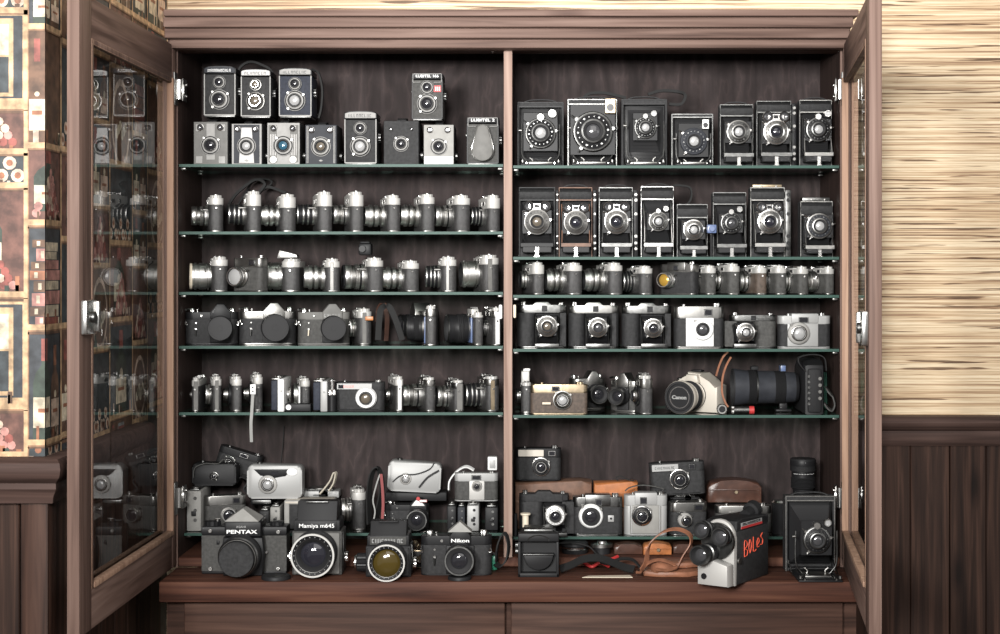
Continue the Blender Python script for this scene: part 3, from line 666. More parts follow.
def folder(label, x0, x1, yt, zb, Y, lr=.33, lz=.50, lx=0, skin='leather', frame='steel', strip=.18, ring='chrome', face='black_paint', eyes=2, g='lens_dark', rail=0, ext=.045, d=.034, foot=True, plate=False, top=0, rz=0, grp=None, brass=None, bedh=.16, strapt=False, railm='steel', em='chrome'):
    """upright folding camera, bed dropped to the front; plate=True for the plate cameras with a wide U frame"""
    w = (x1 - x0) * U(Y); h = Z(yt, Y) - zb; t = put('folding_camera', label, 'camera', (x0 + x1) / 2, Y + ext * .55, zb, rz, grp)
    fw = max(.0022, w * .035); hs = h * strip; zb0 = h * bedh if not plate else h * .05
    b = MB()
    b.box(-w / 2, w / 2, d * .62, d, 0, h, skin, .0015, 1)
    b.box(-w / 2, -w / 2 + fw * 1.6, 0, d * .64, 0, h - hs, skin, .001, 1); b.box(w / 2 - fw * 1.6, w / 2, 0, d * .64, 0, h - hs, skin, .001, 1)
    if not plate: b.prism([(.0 + .001, h - hs), (d * .64, h - hs), (d * .64, h - .002), (.006, h - .002), (-.003, h - hs * .35), (-.004, h - hs * .7)], -w / 2 + .001, w / 2 - .001, 'x', skin, .0008)
    else: b.box(-w / 2, w / 2, 0, d * .64, h - hs, h, skin, .001, 1)
    b.box(-w / 2 + .001, w / 2 - .001, 0.001, d * .64, 0, zb0 * .8, skin, .001, 1)
    b.build('body', t)
    b = MB()
    for s in (-1, 1): b.box(s * (w / 2 - fw * .5) - fw * .35, s * (w / 2 - fw * .5) + fw * .35, -.0014, .0005, 0, h, frame, .0004, 1)
    b.box(-w / 2 + fw, w / 2 - fw, -.0012, .0005, h - hs - .0012, h - hs + .0012, frame); b.box(-w / 2 + fw * .3, w / 2 - fw * .3, -.0012, .012, h - .0015, h + .0008, frame, .0003, 1)
    b.build('frame', t)
    zc = h * lz; R = w * lr; wi = w - fw * 4
    bellows(t, lx * w, (zb0 + h - hs) / 2, wi, (h - hs - zb0) * .97, d * .6, R * 1.7, R * 1.7, -ext * .55, zc, 8)
    b = MB(); ys = -ext * .55
    sw = R * 1.12
    if plate:
        # flat lens board carried in a wire U
        b.box(lx * w - sw, lx * w + sw, ys - .003, ys, zc - R * 1.15, zc + R * 1.35, 'black_paint', .001, 1); b.build('front_standard', t)
        b = MB(); q = w * .40; zt_ = zc + R * .6
        b.tube([(-q, ys, zt_), (-q, ys, h * .22), (-q * .8, ys, h * .10), (-q * .5, ys, h * .045), (q * .5, ys, h * .045), (q * .8, ys, h * .10), (q, ys, h * .22), (q, ys, zt_)], .0017, 'chrome' if ring == 'chrome' else 'steel', 8); b.build('standard_frame', t)
        b = MB(); b.box(-w * .42, w * .42, -ext * .95, .004, 0.0005, .004, 'black_paint', .001); 
        for s in (-1, 1): b.box(s * w * .30 - .0015, s * w * .30 + .0015, -ext * .95, .0, .004, .0065, 'chrome')
        b.box(-w * .26, w * .26, -ext * .75, -ext * .4, .004, .009, 'satin', .001)
        for s in (-1, 1): b.cyl((s * w * .38, -ext * .92, .0065), (0, 0, 1), .006, .0035, 'satin', 12); b.tube([(s * w * .2, ys, .006), (s * w * .17, ys, h * .09), (s * w * .23, ys, h * .13)], .0016, 'satin', 6)
        bd = b.build('bed', t)
        for s in (-1, 1): b = MB(); b.tube([(s * w * .44, .003, h * .16), (s * w * .44, -ext * .5, .004)], .0014, 'steel', 6); b.build('bed_strut', t)
        b = MB(); b.cyl((-w * .40, ys, zc + R * .2), (-1, 0, 0), w * .07, .003, 'satin', 12); b.build('adjusting_knob', t)
    else:
        b.box(lx * w - sw, lx * w + sw, ys - .003, ys, zc - R * .9, zc + R * .9, 'black_paint', .001, 1); b.build('front_standard', t)
        b = MB(); zz = zb0
        b.prism([(-.002, zz), (-.002, zz + .003), (-ext * .98, zz + .0045), (-ext, zz + .003), (-ext * .99, zz + .0006)], -w * .43, w * .43, 'x', skin, .0004)
        b.box(-w * .44, w * .44, -ext * 1.01, -ext * .96, zz - .003, zz + .0055, frame, .0006, 1)
        b.box(-w * .40, w * .40, -ext * .96, -.002, zz * .35, zz - .0004, 'black_paint', .002, 1)
        bd = b.build('bed', t)
        if foot:
            b = MB(); b.box(-w * .055, w * .055, -ext * 1.0, -ext * .94, .0004, zz - .0031, 'chrome', .0006, 1); b.box(-w * .07, w * .07, -ext * 1.06, -ext * .90, 0, .0013, 'chrome'); b.build('bed_foot', bd)
        for s in (-1, 1): b = MB(); b.tube([(s * w * .41, .003, h - hs - h * .06), (s * w * .40, ys * .9, zc - R * .3), (s * w * .41, -ext * .85, zz + .006)], .0013, frame, 6); b.tube([(s * w * .41, .002, zz + h * .1), (s * w * .40, -ext * .5, zz + .005)], .0012, frame, 6); b.build('strut', t)
    shutter(t, lx * w, zc, R, ys - .003, ring, face, g, eyes, em, brass)
    if rail:
        b = MB(); xr = w / 2 + .001; b.box(xr, xr + rail * U(Y), .002, d * .8, 0, h * .97, railm, .002)
        for q in (.12, .2, .3, .62, .82, .9): b.cyl((xr + rail * U(Y) * .5, .002, h * q), F, .002, rail * U(Y) * .33, 'black_paint' if railm != 'black_paint' else 'satin', 10)
        b.build('side_rail', t)
    if top:
        b = MB(); b.box(-w * .42, w * .42, .004, d, h + .0008, h + top, 'brass' if top < .008 and brass else 'steel', .001)
        b.cyl((w * .25, .004, h + top * .5), F, .002, top * .28, 'chrome', 10); b.cyl((-w * .15, .004, h + top * .5), F, .002, top * .28, 'chrome', 10); b.build('top_plate', t)
    if strapt:
        b = MB(); b.strap([(-w * .38, d * .5, h), (-w * .2, d * .5, h + .006), (w * .2, d * .5, h + .006), (w * .38, d * .5, h)], .010, .002, 'leather', (0, 1, 0)); b.build('carrying_handle', t)
    return t
def knob(b, x, y, z, r, h, m='chrome'): b.knurl((x, y, z), (0, 0, 1), h, r, m, 14)
def rf(label, bx0, bx1, lx0, yt, zb, yt2=None, Yn=.03, rz=-76, w=.11, lr=None, lzf=.43, prof='chrome', g='lens_dark', skin='leather_sheen', top='pearl', cap=None, humph=0, style='step', grp=None, lstyle=None, frontm=None, name='rangefinder_camera', strap_lug=True, edge=None, base='satin', lens_off=0, bottomtab=None):
    """35 mm camera standing with its end towards us. bx0..bx1: the end of its body, lx0: tip of the lens (pixels)"""
    d = (bx1 - bx0) * U(Yn); a = math.radians(rz)
    d_ = d if rz == -90 else d
    h = Z(yt, Yn) - zb; L = max(.012, ((bx0 - lx0) * U(Yn) - .3 * w / 2 * abs(math.cos(a))) / max(.5, abs(math.sin(a))))
    # near end centre of the body in the room
    cxn = X((bx0 + bx1) / 2, Yn); ex = Vector((math.cos(a), math.sin(a))); ey = Vector((-math.sin(a), math.cos(a)))
    dd = d / max(.6, abs(math.sin(a))) if rz != -90 else d
    if rz == -90 or rz < -75: dd = d * (1 if rz == -90 else .97)
    else: dd = max(.028, min(.036, d * .75))
    o = Vector((cxn, Yn)) - ex * (w / 2) - ey * (dd / 2)
    if rz != -90: o.y = Yn + abs(math.sin(a)) * w / 2 + .004
    d = dd
    t = thing(name, label, 'camera', (o.x, o.y, zb), rz, grp)
    hb = h * (.72 if style != 'tall' else .62); hp = h * (.9 if not humph else .9 - humph)
    st = stadium(w, d, d * .38)
    b = MB(); b.prism(st, .0025, hb, 'z', skin, .0005); b.build('body', t)
    b = MB(); b.prism([(x * 1.004, y) for x, y in st], 0, .003, 'z', base, .0006)
    b.cyl((w * .5 - d * .5, d * .5, -.0), (0, 0, 1), .002, d * .2, 'satin', 12); b.build('base_plate', t)
    b = MB(); b.prism([(x, y - d * .01) for x, y in stadium(w * 1.006, d * 1.02, d * .40)], hb, hp, 'z', top, .0012)
    b.box(-w * .2, w * .22, .0, d * .75, hp - .001, hp + h * .035 + humph * h, top, .0015); tp = b.build('top_plate', t)
    b = MB(); ke = w * .5 - d * .52
    b.knurl((ke, d * .5, hp), (0, 0, 1), h * .08, d * .40, 'pearl', 14); b.cyl((ke, d * .5, hp + h * .08), (0, 0, 1), h * .025, d * .22, 'satin', 12); b.build('rewind_knob', t)
    b = MB(); b.knurl((-ke, d * .5, hp), (0, 0, 1), h * .09, d * .30, 'chrome', 14); b.cyl((-ke + d * .7, d * .42, hp), (0, 0, 1), h * .055, d * .12, 'chrome', 12); b.build('winding_knob', t)
    b = MB(); b.box(-.010, .010, d * .2, d * .8, hp + h * .036 + humph * h, hp + h * .036 + humph * h + .0012, 'steel'); 
    for s in (-1, 1): b.box(s * .0095 - .0012, s * .0095 + .0012, d * .2, d * .8, hp + h * .037 + humph * h, hp + h * .037 + humph * h + .004, 'chrome')
    b.build('accessory_shoe', t)
    zw = (hb + hp) / 2
    for xx, ww in ((w * .17, .012), (-w * .12, .008), (.012, .005)):
        b = MB(); b.box(xx - ww / 2, xx + ww / 2, -.0012, .0006, zw - h * .055, zw + h * .055, 'chrome', .0004, 1); b.box(xx - ww * .36, xx + ww * .36, -.0015, -.0011, zw - h * .035, zw + h * .035, 'lens_dark'); b.build('viewfinder_window', tp)
    b = MB(); b.cyl((w * .5 - .0015, d * .5, hb * .88), (1, 0, 0), .004, .0022, 'chrome', 10)
    R = (lr + 1.3) * U(Yn) if lr else h * .30
    b.build('strap_lug', t)
    if edge:
        b = MB(); b.box(w * .5 - .001, w * .5 + .0012, d * .30, d * .30 + edge[0] * d, .003, hp - .002, edge[1], .0005, 1); b.build('end_trim', t)
    if frontm:
        b = MB(); b.box(-w * .30, w * .30, -.003, .0008, .004, hb - .001, frontm, .001); b.build('front_plate', t)
    lens(t, lens_off, h * lzf, R, L - (.003 if frontm else 0), prof, g, cap=cap, y=-.003 if frontm else 0, tabs=2 if prof in ('chrome', 'zebra') else 0)
    if prof in ('chrome', 'ribbed', 'bigchrome'):
        b = MB(); b.tube([(lens_off + R * .9, -L * .3, h * lzf + R * .3), (lens_off + R * 1.25, -L * .34, h * lzf + R * .55)], .0018, 'chrome', 6); b.build('focusing_tab', t)
    return t
def slr(label, x0, x1, yt, zb, Y, top='black_paint', skin='leather', hump='black_paint', lx=.1, R=.2, lz=.42, L=.04, prof='black', cap=None, g='lens_dark', words=None, d=.045, rz=0, humpw=.38, hs=.70, grp=None, name='reflex_camera', lever=True, wc='white_text', hl=None, plate=None, ends=.1, capname=None):
    w = (x1 - x0) * U(Y); h = Z(yt, Y) - zb; t = put(name, label, 'camera', (x0 + x1) / 2, Y, zb, rz, grp)
    hb = h * .62; hp = h * .80; st = stadium(w, d, d * .38)
    cx = lx * w
    b = MB(); b.prism(st, .003, hb, 'z', skin, .0006); b.build('body', t)
    b = MB(); b.prism(st, 0, .0035, 'z', top, .0008); b.build('base_plate', t)
    b = MB(); b.prism(st, hb, hp, 'z', top, .0015); tp = b.build('top_plate', t)
    b = MB(); q = humpw * w / 2
    A = [(cx - q, hb * 1.02), (cx + q, hb * 1.02), (cx + q, hp + .001), (cx + q * .34, h), (cx - q * .34, h), (cx - q, hp + .001)]
    b.prism(A, -.006, d * .72, 'y', hump, .0022); pr = b.build('prism_housing', t)
    if plate:
        b = MB(); b.prism([(cx - q * .82, hp * .985), (cx + q * .82, hp * .985), (cx + q * .25, h * .975), (cx - q * .25, h * .975)], -.0075, -.0058, 'y', plate, .0006); b.build('prism_front', pr)
    if words: text('nameplate', pr, words, cx, -.0064, hb + (hp - hb) * .55, (hp - hb) * .55, wc, w=q * 1.7, bold=.0002)
    b = MB(); b.box(cx - w * .20, cx + w * .20, -.006, .001, .004, hb * 1.0, 'black_paint' if top == 'black_paint' else 'leather', .002); b.build('mirror_box', t)
    lens(t, cx, h * lz, R * w, L, prof, g, y=-.006, cap=cap, tabs=0, gr=.52)
    b = MB(); knob(b, -w * .38, d * .5, hp, w * .045, h * .09, 'chrome'); b.build('speed_dial', t)
    b = MB(); knob(b, w * .38, d * .5, hp, w * .05, h * .10, 'chrome'); b.build('rewind_knob', t)
    b = MB(); b.cyl((-w * .28, d * .35, hp), (0, 0, 1), h * .07, w * .016, 'chrome', 12); b.build('shutter_button', t)
    b = MB(); b.tube([(-w * .40, d * .6, hp + h * .07), (-w * .46, d * .4, hp + h * .07), (-w * .50, d * .15, hp + h * .06)], .0022, 'steel', 6); b.build('winding_lever', t)
    if lever:
        xx = -w * .30; b = MB(); b.cyl((xx, -.001, hb * .62), F, .005, w * .022, 'chrome', 12); b.tube([(xx, -.005, hb * .60), (xx - .001, -.006, hb * .36)], w * .014, lever if isinstance(lever, str) else 'steel', 8); b.build('self_timer', t)
        b = MB(); b.cyl((xx, -.001, hb * .86), F, .003, w * .018, 'chrome', 12); b.build('socket', t)
    b = MB(); b.cyl((-w * .20, -.001, (hb + hp) / 2), F, .002, w * .022, 'chrome', 12); b.build('flash_socket', t)
    for s in (-1, 1): b = MB(); b.tube([(s * w * .485, -.0, hb * .98), (s * w * .49, -.006, hb * .93), (s * w * .46, -.006, hb * .80), (s * w * .50, -.006, hb * .80), (s * w * .49, -.006, hb * .93)], .0008, 'chrome', 5, 3); b.build('strap_ring', t)
    return t
def viewcam(label, x0, x1, yt, zb, Y, top='satin', skin='leather', face=None, facex=(-.2, .2), lx=0, R=.2, lz=.43, L=.02, prof='silverflat', g='lens_dark', d=.04, rz=0, vf=(.25, .18), words=None, wc='black_paint', grp=None, name='viewfinder_camera', tops=.8, topm=1., hump=True, wpos=-.2, knobm='chrome', strips=None, gr=None, ry=0, tabs=2, endm=None, topband=None):
    w = (x1 - x0) * U(Y); h = Z(yt, Y) - zb; t = put(name, label, 'camera', (x0 + x1) / 2, Y, zb, rz, grp, ry=ry)
    hb = h * .68; hp = h * (.92 if hump else .95); st = stadium(w, d, d * .30)
    b = MB(); b.prism(st, .002, hb, 'z', skin, .0006); b.build('body', t)
    b = MB(); b.prism(st, 0, .003, 'z', top, .0008); b.build('base_plate', t)
    b = MB(); b.prism(st, hb, hp, 'z', top, .0018)
    if hump: b.box(-w * .26, w * .26, -.002, d * .8, hb + .002, h * .985, top, .002)
    tp = b.build('top_plate', t)
    if topband:
        b = MB(); b.box(w * topband[0], w * topband[1], -.0034, -.001, hb + h * .04, hp - h * .03, topband[2], .0005, 1); b.build('name_strip', tp)
    if face:
        b = MB(); b.box(facex[0] * w, facex[1] * w, -.003, .001, .003, hb + .001, face, .001); b.build('faceplate', t)
    b = MB(); vx = vf[0] * w; vw = vf[1] * w / 2; zz = (hb + hp) / 2
    b.box(vx - vw, vx + vw, -.0036, -.0005, zz - h * .08, zz + h * .08, 'chrome' if top in ('black_plastic', 'black_paint') else 'steel', .0006, 1); v = b.build('viewfinder', tp)
    b = MB(); b.box(vx - vw * .8, vx + vw * .8, -.0042, -.0034, zz - h * .06, zz + h * .06, 'lens_dark'); b.build('window', v)
    if strips:
        for q in strips:
            b = MB(); b.box(q * w - .0012, q * w + .0012, -.001, .001, .003, hb, 'satin'); b.build('trim_strip', t)
    lens(t, lx * w, h * lz, R * w, L, prof, g, y=-.003 if face else 0, tabs=tabs, gr=gr)
    if words: text('nameplate', tp, words, wpos * w, -.0038, zz, h * .10, wc, bold=.0001)
    b = MB(); knob(b, w * .36, d * .5, hp, w * .07, h * .08, knobm); b.build('winding_knob', t)
    b = MB(); b.cyl((-w * .30, d * .4, hp), (0, 0, 1), h * .06, w * .03, knobm, 12); b.build('shutter_button', t)
    return t
def folder35(label, x0, x1, yt, zb, Y, lx=0, R=.2, top='satin', ring='chrome', face='satin', g='lens_dark', side=None, grp=None, rz=0, vfx=.0, ext=.035, skin='leather', d=.036, crest=True, lz=.46):
    """horizontal folding camera with rounded ends, door open to the front, lens board on struts"""
    w = (x1 - x0) * U(Y); h = Z(yt, Y) - zb; t = put('folding_camera', label, 'camera', (x0 + x1) / 2, Y + ext * .3, zb, rz, grp)
    hb = h * .76; st = stadium(w, d, d * .46); a0, a1 = -.24 * w + lx * w, .24 * w + lx * w
    b = MB()
    for sx0, sx1 in ((-w / 2, a0), (a1, w / 2)):
        r = d * .46; s = -1 if sx0 < 0 and sx1 < a1 else 1
        P = stadium(abs(sx1 - sx0), d, r * .9); P = [(x + (sx0 + sx1) / 2, y) for x, y in P]; b.prism(P, .002, hb, 'z', skin, .0006)
    b.box(a0 - .004, a1 + .004, d * .6, d, .002, hb, skin, .001); b.build('body', t)
    b = MB(); b.prism(st, hb, h * .93, 'z', top, .0016)
    if crest: b.prism([(-w * .22, h * .90), (w * .22, h * .90), (w * .12, h), (-w * .12, h)], .0005, d * .8, 'y', top, .001)
    tp = b.build('top_plate', t)
    b = MB(); b.box(vfx * w - w * .055, vfx * w + w * .055, -.0015, .001, h * .79, h * .92, 'black_paint', .0006, 1); b.build('viewfinder', tp)
    b = MB(); b.prism(st, 0, .002, 'z', 'steel', .0004); b.build('base_plate', t)
    zc = h * lz; Rr = R * w; bw = (a1 - a0)
    bellows(t, lx * w, hb * .5, bw * .95, hb * .88, d * .55, Rr * 1.7, Rr * 1.7, -ext, zc, 6)
    b = MB(); b.box(lx * w - Rr * .9, lx * w + Rr * .9, -ext - .003, -ext, zc - Rr * .9, zc + Rr * .9, 'black_paint', .001, 1); b.build('front_standard', t)
    b = MB()
    b.box(a0 + .001, a1 - .001, -ext * 1.08, .003, .0025, .0055, 'black_paint', .001); b.box(a0, a1, -ext * 1.12, -ext * 1.06, .001, .010, 'steel', .0008); b.build('bed', t)
    for s, q in ((-1, a0), (1, a1)): b = MB(); b.tube([(q - s * .001, .001, hb * .86), (q - s * .003, -ext * .6, hb * .35), (q - s * .003, -ext, .008)], .0011, 'steel', 6); b.tube([(q - s * .002, .002, hb * .9), (q - s * .004, -ext, hb * .62)], .0009, 'steel', 6); b.build('strut', t)
    shutter(t, lx * w, zc, Rr, -ext - .003, ring, face, g, 0)
    b = MB(); knob(b, -w * .38, d * .5, h * .93, w * .055, h * .08); b.build('winding_knob', t)
    b = MB(); knob(b, w * .38, d * .5, h * .93, w * .05, h * .06); b.build('rewind_knob', t)
    return t
def compact(label, x0, x1, yt, zb, Y, m='silver_plastic', lx=0, R=.16, rz=0, ry=0, d=.045, visor=True, flash=True, grp=None, rx=0, name='compact_camera', dark=None, L=.012, swoosh=False, open_=True):
    w = (x1 - x0) * U(Y); h = Z(yt, Y) - zb; t = put(name, label, 'camera', (x0 + x1) / 2, Y, zb, rz, grp, ry=ry, rx=rx)
    P = []
    for cx, cz, r, a0 in ((w * .5 - h * .14, h * .82, h * .14, 0), (-w * .5 + h * .19, h * .81, h * .19, PI / 2), (-w * .5 + h * .13, h * .13, h * .13, PI), (w * .5 - h * .13, h * .13, h * .13, 1.5 * PI)):
        for k in range(6): a = a0 + k * PI / 10; P.append((cx + r * math.cos(a), cz + r * math.sin(a)))
    P = [(x, z * (1.0 if abs(x) > w * .3 else 1.0)) for x, z in P]
    b = MB(); b.prism(P, 0, d, 'y', m, .005); b.build('body', t)
    if visor:
        b = MB(); b.prism([(-w * .38, h * .86), (w * .32, h * .86), (w * .20, h * .66), (-w * .02, h * .60), (-w * .26, h * .68)], -.0015, .0012, 'y', dark or 'black_paint', .0008); v = b.build('viewfinder_visor', t)
        b = MB(); b.box(-w * .06, w * .08, -.0024, -.0014, h * .70, h * .80, 'lens_dark', .0005, 1); b.build('window', v)
    if flash:
        b = MB(); b.prism([(w * .32 + w * .10 * math.cos(a), h * .78 + h * .11 * math.sin(a)) for a in [k * PI / 8 for k in range(16)]], -.002, .001, 'y', 'white_paint', .0008); b.build('flash_window', t)
    if swoosh:
        b = MB(); b.strap([(-w * .40, -.001, h * .30), (-w * .25, -.002, h * .52), (w * .05, -.002, h * .60), (w * .28, -.002, h * .78), (w * .36, -.001, h * .98)], .004, .0025, 'black_plastic', (0, 1, 0)); b.strap([(w * .46, -.001, h * .75), (w * .25, -.002, h * .5), (w * .10, -.002, h * .16)], .004, .004, 'black_plastic', (0, 1, 0)); b.build('grip_line', t)
    lens(t, lx * w, h * .42, R * w, L, 'cone' if m != 'black_plastic' else 'flat', 'lens_pale' if m != 'black_plastic' else 'lens_dark', gr=.45, tabs=0)
    b = MB(); b.cyl((-w * .30, d * .5, h * .98), (0, 0, 1), .005, w * .05, 'steel', 14); b.build('shutter_button', t)
    return t
def ribbon(name, label, pts, w=.009, th=.0018, m='strap_black', wd=(0, 1, 0), cat='strap', grp=None):
    b = MB(); b.strap(pts, w, th, m, wd); return tag(b.build(name), label, cat, grp)
def PP(*a):  # pixel, pixel, depth -> world
    return [(X(x, y), y, Z(z, y)) for x, z, y in a]
# ================================================================ LEFT BAY
G = 'twin lens cameras stacked on the top left shelf'; GB = 'box cameras on the top left shelf'
z = ZL[1] + .0003; Y = .03
BX = dict(Y=Y, grp=GB)
boxcam('grey box camera with four square metal corners, far left of the top left shelf', 193.5, 228, 121.5, z, Y, 'metal', grp=GB)
boxcam('box camera with silver tapering front, second in the lower row of the top left shelf', 231.5, 262, 123.5, z, Y, 'agfa', grp=GB, g='lens_pale')
boxcam('box camera with white centre stripe, pinstripes and a blue lens', 267, 300, 122.5, z, Y, 'blue', grp=GB, g='lens_blue')
boxcam('dark box camera with one bright ring and small diamond, fourth in lower row', 305, 337, 124.5, z, Y, 'dark', grp=GB, g='lens_brown')
tlr('twin lens camera standing alone in the lower row between two box cameras', 344, 377, 111, z, Y, 'leather', 'face_silver', 'face_silver', words='~WWWW WWWW', grp=G, g2='lens_pale')
boxcam('plain dark grey box camera with one small lens, right of the lone twin lens camera', 383.5, 419, 120.5, z, Y, 'plain', grp=GB)
boxcam('silver-faced box camera with white strip at its foot, carrying another camera', 423.5, 454, 124.5, z, Y, 'silver', grp=GB)
tlr('twin lens camera whose lenses hide behind a grey pear-shaped cap', 466.5, 499, 116, z, Y, 'leather_grey', 'black_paint', 'black_paint', arch=.02, words='LUBITEL 2', wcol='white_text', grp=G, cap=True)
hU = Z(121, Y) + .0003 + .0085   # the upper cameras stand on the carrying handles
tlr('black twin lens camera, leftmost of the upper row on the top left shelf', 203.5, 236, 66, hU, Y, 'leather', 'face_silver', 'dark_face', words='~WWWWWWWWWWW', wcol='white_text', grp=G)
tlr('twin lens camera with silver front and big white ring, second in the upper row', 240.5, 271, 69, hU - .002, Y, 'leather', 'face_silver', 'face_white', tprof='silverflat', g1='lens_brown', g2='lens_brown', words='~RRRRRRRR', grp=G)
tlr('twin lens camera with a curved grey nameplate and hanging strap, third in upper row', 278.5, 312, 68, hU - .0015, Y, 'leather_blue', 'face_silver', 'face_silver', words='~WWWWWWWWW', grp=G, g2='lens_pale')
tlr('black twin lens camera with a small red badge, on top of the silver-faced box camera', 411.5, 443, 72, Z(124.5, Y) + .0088, Y, 'leather_grey', 'black_paint', 'black_paint', arch=.02, tprof='tlr', vr=.22, tr=.32, words='LUBITEL 166', wcol='white_text', grp=G, sticker=True)
ribbon('neck_strap', 'black neck strap looping over the silver twin lens camera in the upper row', PP((237, 80, .126), (240, 68, .126), (250, 62, .126), (262, 65, .126), (272, 72, .126), (275.5, 90, .126), (275, 118, .126)), .008, .005)
ribbon('neck_strap', 'black neck strap hanging down beside the curved-nameplate twin lens camera', PP((313.5, 70, .05), (319, 74, .04), (322.5, 90, .035), (321.5, 108, .035), (319, 118.5, .035)), .014, .004)

# second left shelf: cameras with their ends to us, lenses to the left
z = ZL[2] + .0003; GR = 'rangefinder cameras in a row on the second left shelf'
S2 = 'on second left shelf'
o_ = ['first from left', 'second from left', 'third from left', 'fourth from left', 'fifth from left', 'fourth from right', 'third from right', 'second from right', 'last on the right']
rows = [(208, 223, 190.5, 194, 'chrome', dict(g='lens_pale', lr=9)), (246, 261, 228, 190, 'zebra', dict(style='tall', lr=9.5)), (279.5, 296, 261, 193, 'ribbed', dict(style='tall', lr=9.5)), (317, 332.5, 297, 190.5, 'zebra', dict(style='tall', lr=9.5)),
        (349.5, 364, 334, 190.5, 'chrome', dict(style='tall', lr=9)), (386.5, 401, 366, 194, 'ribbed', dict(lr=10)), (421, 435.5, 402, 193, 'ribbed', dict(lr=10)), (454.5, 471.5, 437, 194, 'chrome', dict(lr=10)), (487.5, 501.5, 473.5, 194, 'zebra', dict(style='tall', lr=8.5))]
looks = ['silver-lensed rangefinder camera with a folded strap', 'camera with tall smooth chrome cap and striped lens', 'rangefinder camera with plump ribbed silver lens', 'rangefinder camera with black and silver striped lens', 'rangefinder camera with tall ribbed chrome cylinder on top', 'camera with ribbed silver lens and small square top', 'camera with wide boxy chrome top', 'camera with low chrome top and raised button', 'camera with slim chrome-topped end against the divider']
for (b0, b1, l0, yt, pf, kw), lk, oo in zip(rows, looks, o_): rf(f'{lk}, {oo} {S2}', b0, b1, l0, yt, z, Yn=.03, prof=pf, grp=GR, lzf=.44, **kw)
ribbon('neck_strap', 'black neck strap curling in loops behind the second left shelf cameras', PP((226, 212, .19), (233, 198, .19), (243, 188, .19), (256, 179.5, .19), (265, 184, .19), (258, 194, .19), (268, 187, .2), (286, 193, .2)), .010, .006)
ribbon('neck_strap', 'thin black strap rising in a narrow loop behind the second left shelf cameras', PP((238, 205, .22), (246, 192, .22), (252, 183, .22), (262, 178.5, .22), (272, 182, .22), (264, 190, .22)), .006, .004)

# third left shelf
z = ZL[3] + .0003; GR = 'rangefinder cameras in a row on the third left shelf'; S3 = 'on third left shelf'
rf(f'rangefinder camera with an ivory lens cap, first {S3}', 211, 227.5, 190.5, 256, z, Yn=.03, rz=-76, lr=12.5, prof='bigchrome', cap='ivory', grp=GR, w=.10)
viewcam(f'silver camera turned nearly to the front with pale lens filter, second {S3}', 228.5, 264, 256, z, .035, top='satin', skin='leather_grey', lx=-.16, R=.29, L=.028, prof='chrome', g='lens_pale', rz=-28, vf=(.22, .2), hump=False, grp=GR, gr=.9, lz=.42, d=.032)
rf(f'camera with huge polished silver lens and tilted flap on top, third {S3}', 281, 299, 262, 258, z, Yn=.05, rz=-90, lr=13, prof='bigchrome', grp=GR, lzf=.46)
rf(f'rangefinder camera with three-ribbed silver lens showing its dark front, fourth {S3}', 325, 340, 304, 258, z, Yn=.03, rz=-78, lr=11, prof='ribbed', grp=GR, w=.10, edge=(.25, 'satin'))
rf(f'rangefinder camera with black-capped lens and black finder box on top, fifth {S3}', 367, 384, 345, 257, z, Yn=.03, rz=-76, lr=12, prof='chrome', cap='black_paint', grp=GR, w=.10)
rf(f'black and chrome rangefinder camera, sixth {S3}', 404, 420, 384, 260, z, Yn=.03, lr=10, prof='ribbed', grp=GR)
rf(f'rangefinder camera with stacked chrome finder and striped lens, seventh {S3}', 441, 457, 426, 256, z, Yn=.03, rz=-82, lr=10.5, prof='zebra', grp=GR, w=.10, edge=(.2, 'satin'))
rf(f'camera with a big bright cylinder lens beside the divider {S3}', 482, 500.5, 463.5, 254, z, Yn=.03, lr=12.5, prof='bigchrome', grp=GR, lzf=.47, edge=(.25, 'satin'))
b = MB(); hz = Z(257, .09) + .004; x_ = X(365, .09)
b.box(x_ - .014, x_ + .014, .085, .125, hz, hz + .026, 'black_paint', .004); b.cyl((x_ - .005, .085, hz + .014), F, .006, .008, 'black_paint', 16); b.box(x_ - .010, x_ + .010, .085, .12, hz + .026, hz + .030, 'black_matt', .001)
tag(b.build('accessory_finder'), 'small black viewfinder box standing on the fifth camera of the third left shelf', 'viewfinder')
b = MB(); b.prism([(X(275.5, .03), Z(258, .03)), (X(296, .03), Z(257.5, .03)), (X(295, .03), Z(254.5, .03)), (X(278, .03), Z(250, .03))], .05, .085, 'y', 'satin', .001); b.prism([(X(279, .03), Z(256.5, .03)), (X(286, .03), Z(256.5, .03)), (X(286, .03), Z(253.5, .03)), (X(280, .03), Z(252.5, .03))], .049, .051, 'y', 'steel')
tag(b.build('light_meter'), 'tilted silver light meter on top of the camera with the huge polished lens', 'light meter')

# fourth left shelf: reflex cameras
z = ZL[4] + .0003; GS = 'reflex cameras on the fourth left shelf'; S4 = 'on fourth left shelf'; Y = .06
slr(f'all-black reflex camera with capped lens, first {S4}', 186, 238, 304, z, Y, R=.235, lx=.16, lz=.42, L=.055, cap='black_plastic', grp=GS, rz=10)
slr(f'silver-topped reflex camera with a pointed prism and big black lens, second {S4}', 240, 296.5, 303, z, .06, 'satin', 'leather', 'satin', lx=.10, R=.24, lz=.42, L=.055, rz=12, cap='black_plastic', words='~WWWWW', wc='steel', grp=GS)
slr(f'grey-topped reflex camera with bright self-timer lever, third {S4}', 298.5, 350, 304, z, .058, 'grey_paint', 'leather_grey', 'grey_paint', lx=.16, R=.24, L=.050, rz=10, cap='black_plastic', words='~WWWWWW', wc='steel', grp=GS, lever='ivory')
OT = rf(f'silver camera with orange tag, its end towards us, fourth {S4}', 357.5, 372, 354, 308, z, Yn=.05, lr=8, prof='chrome', grp=GS, edge=(.3, 'grey_paint'))
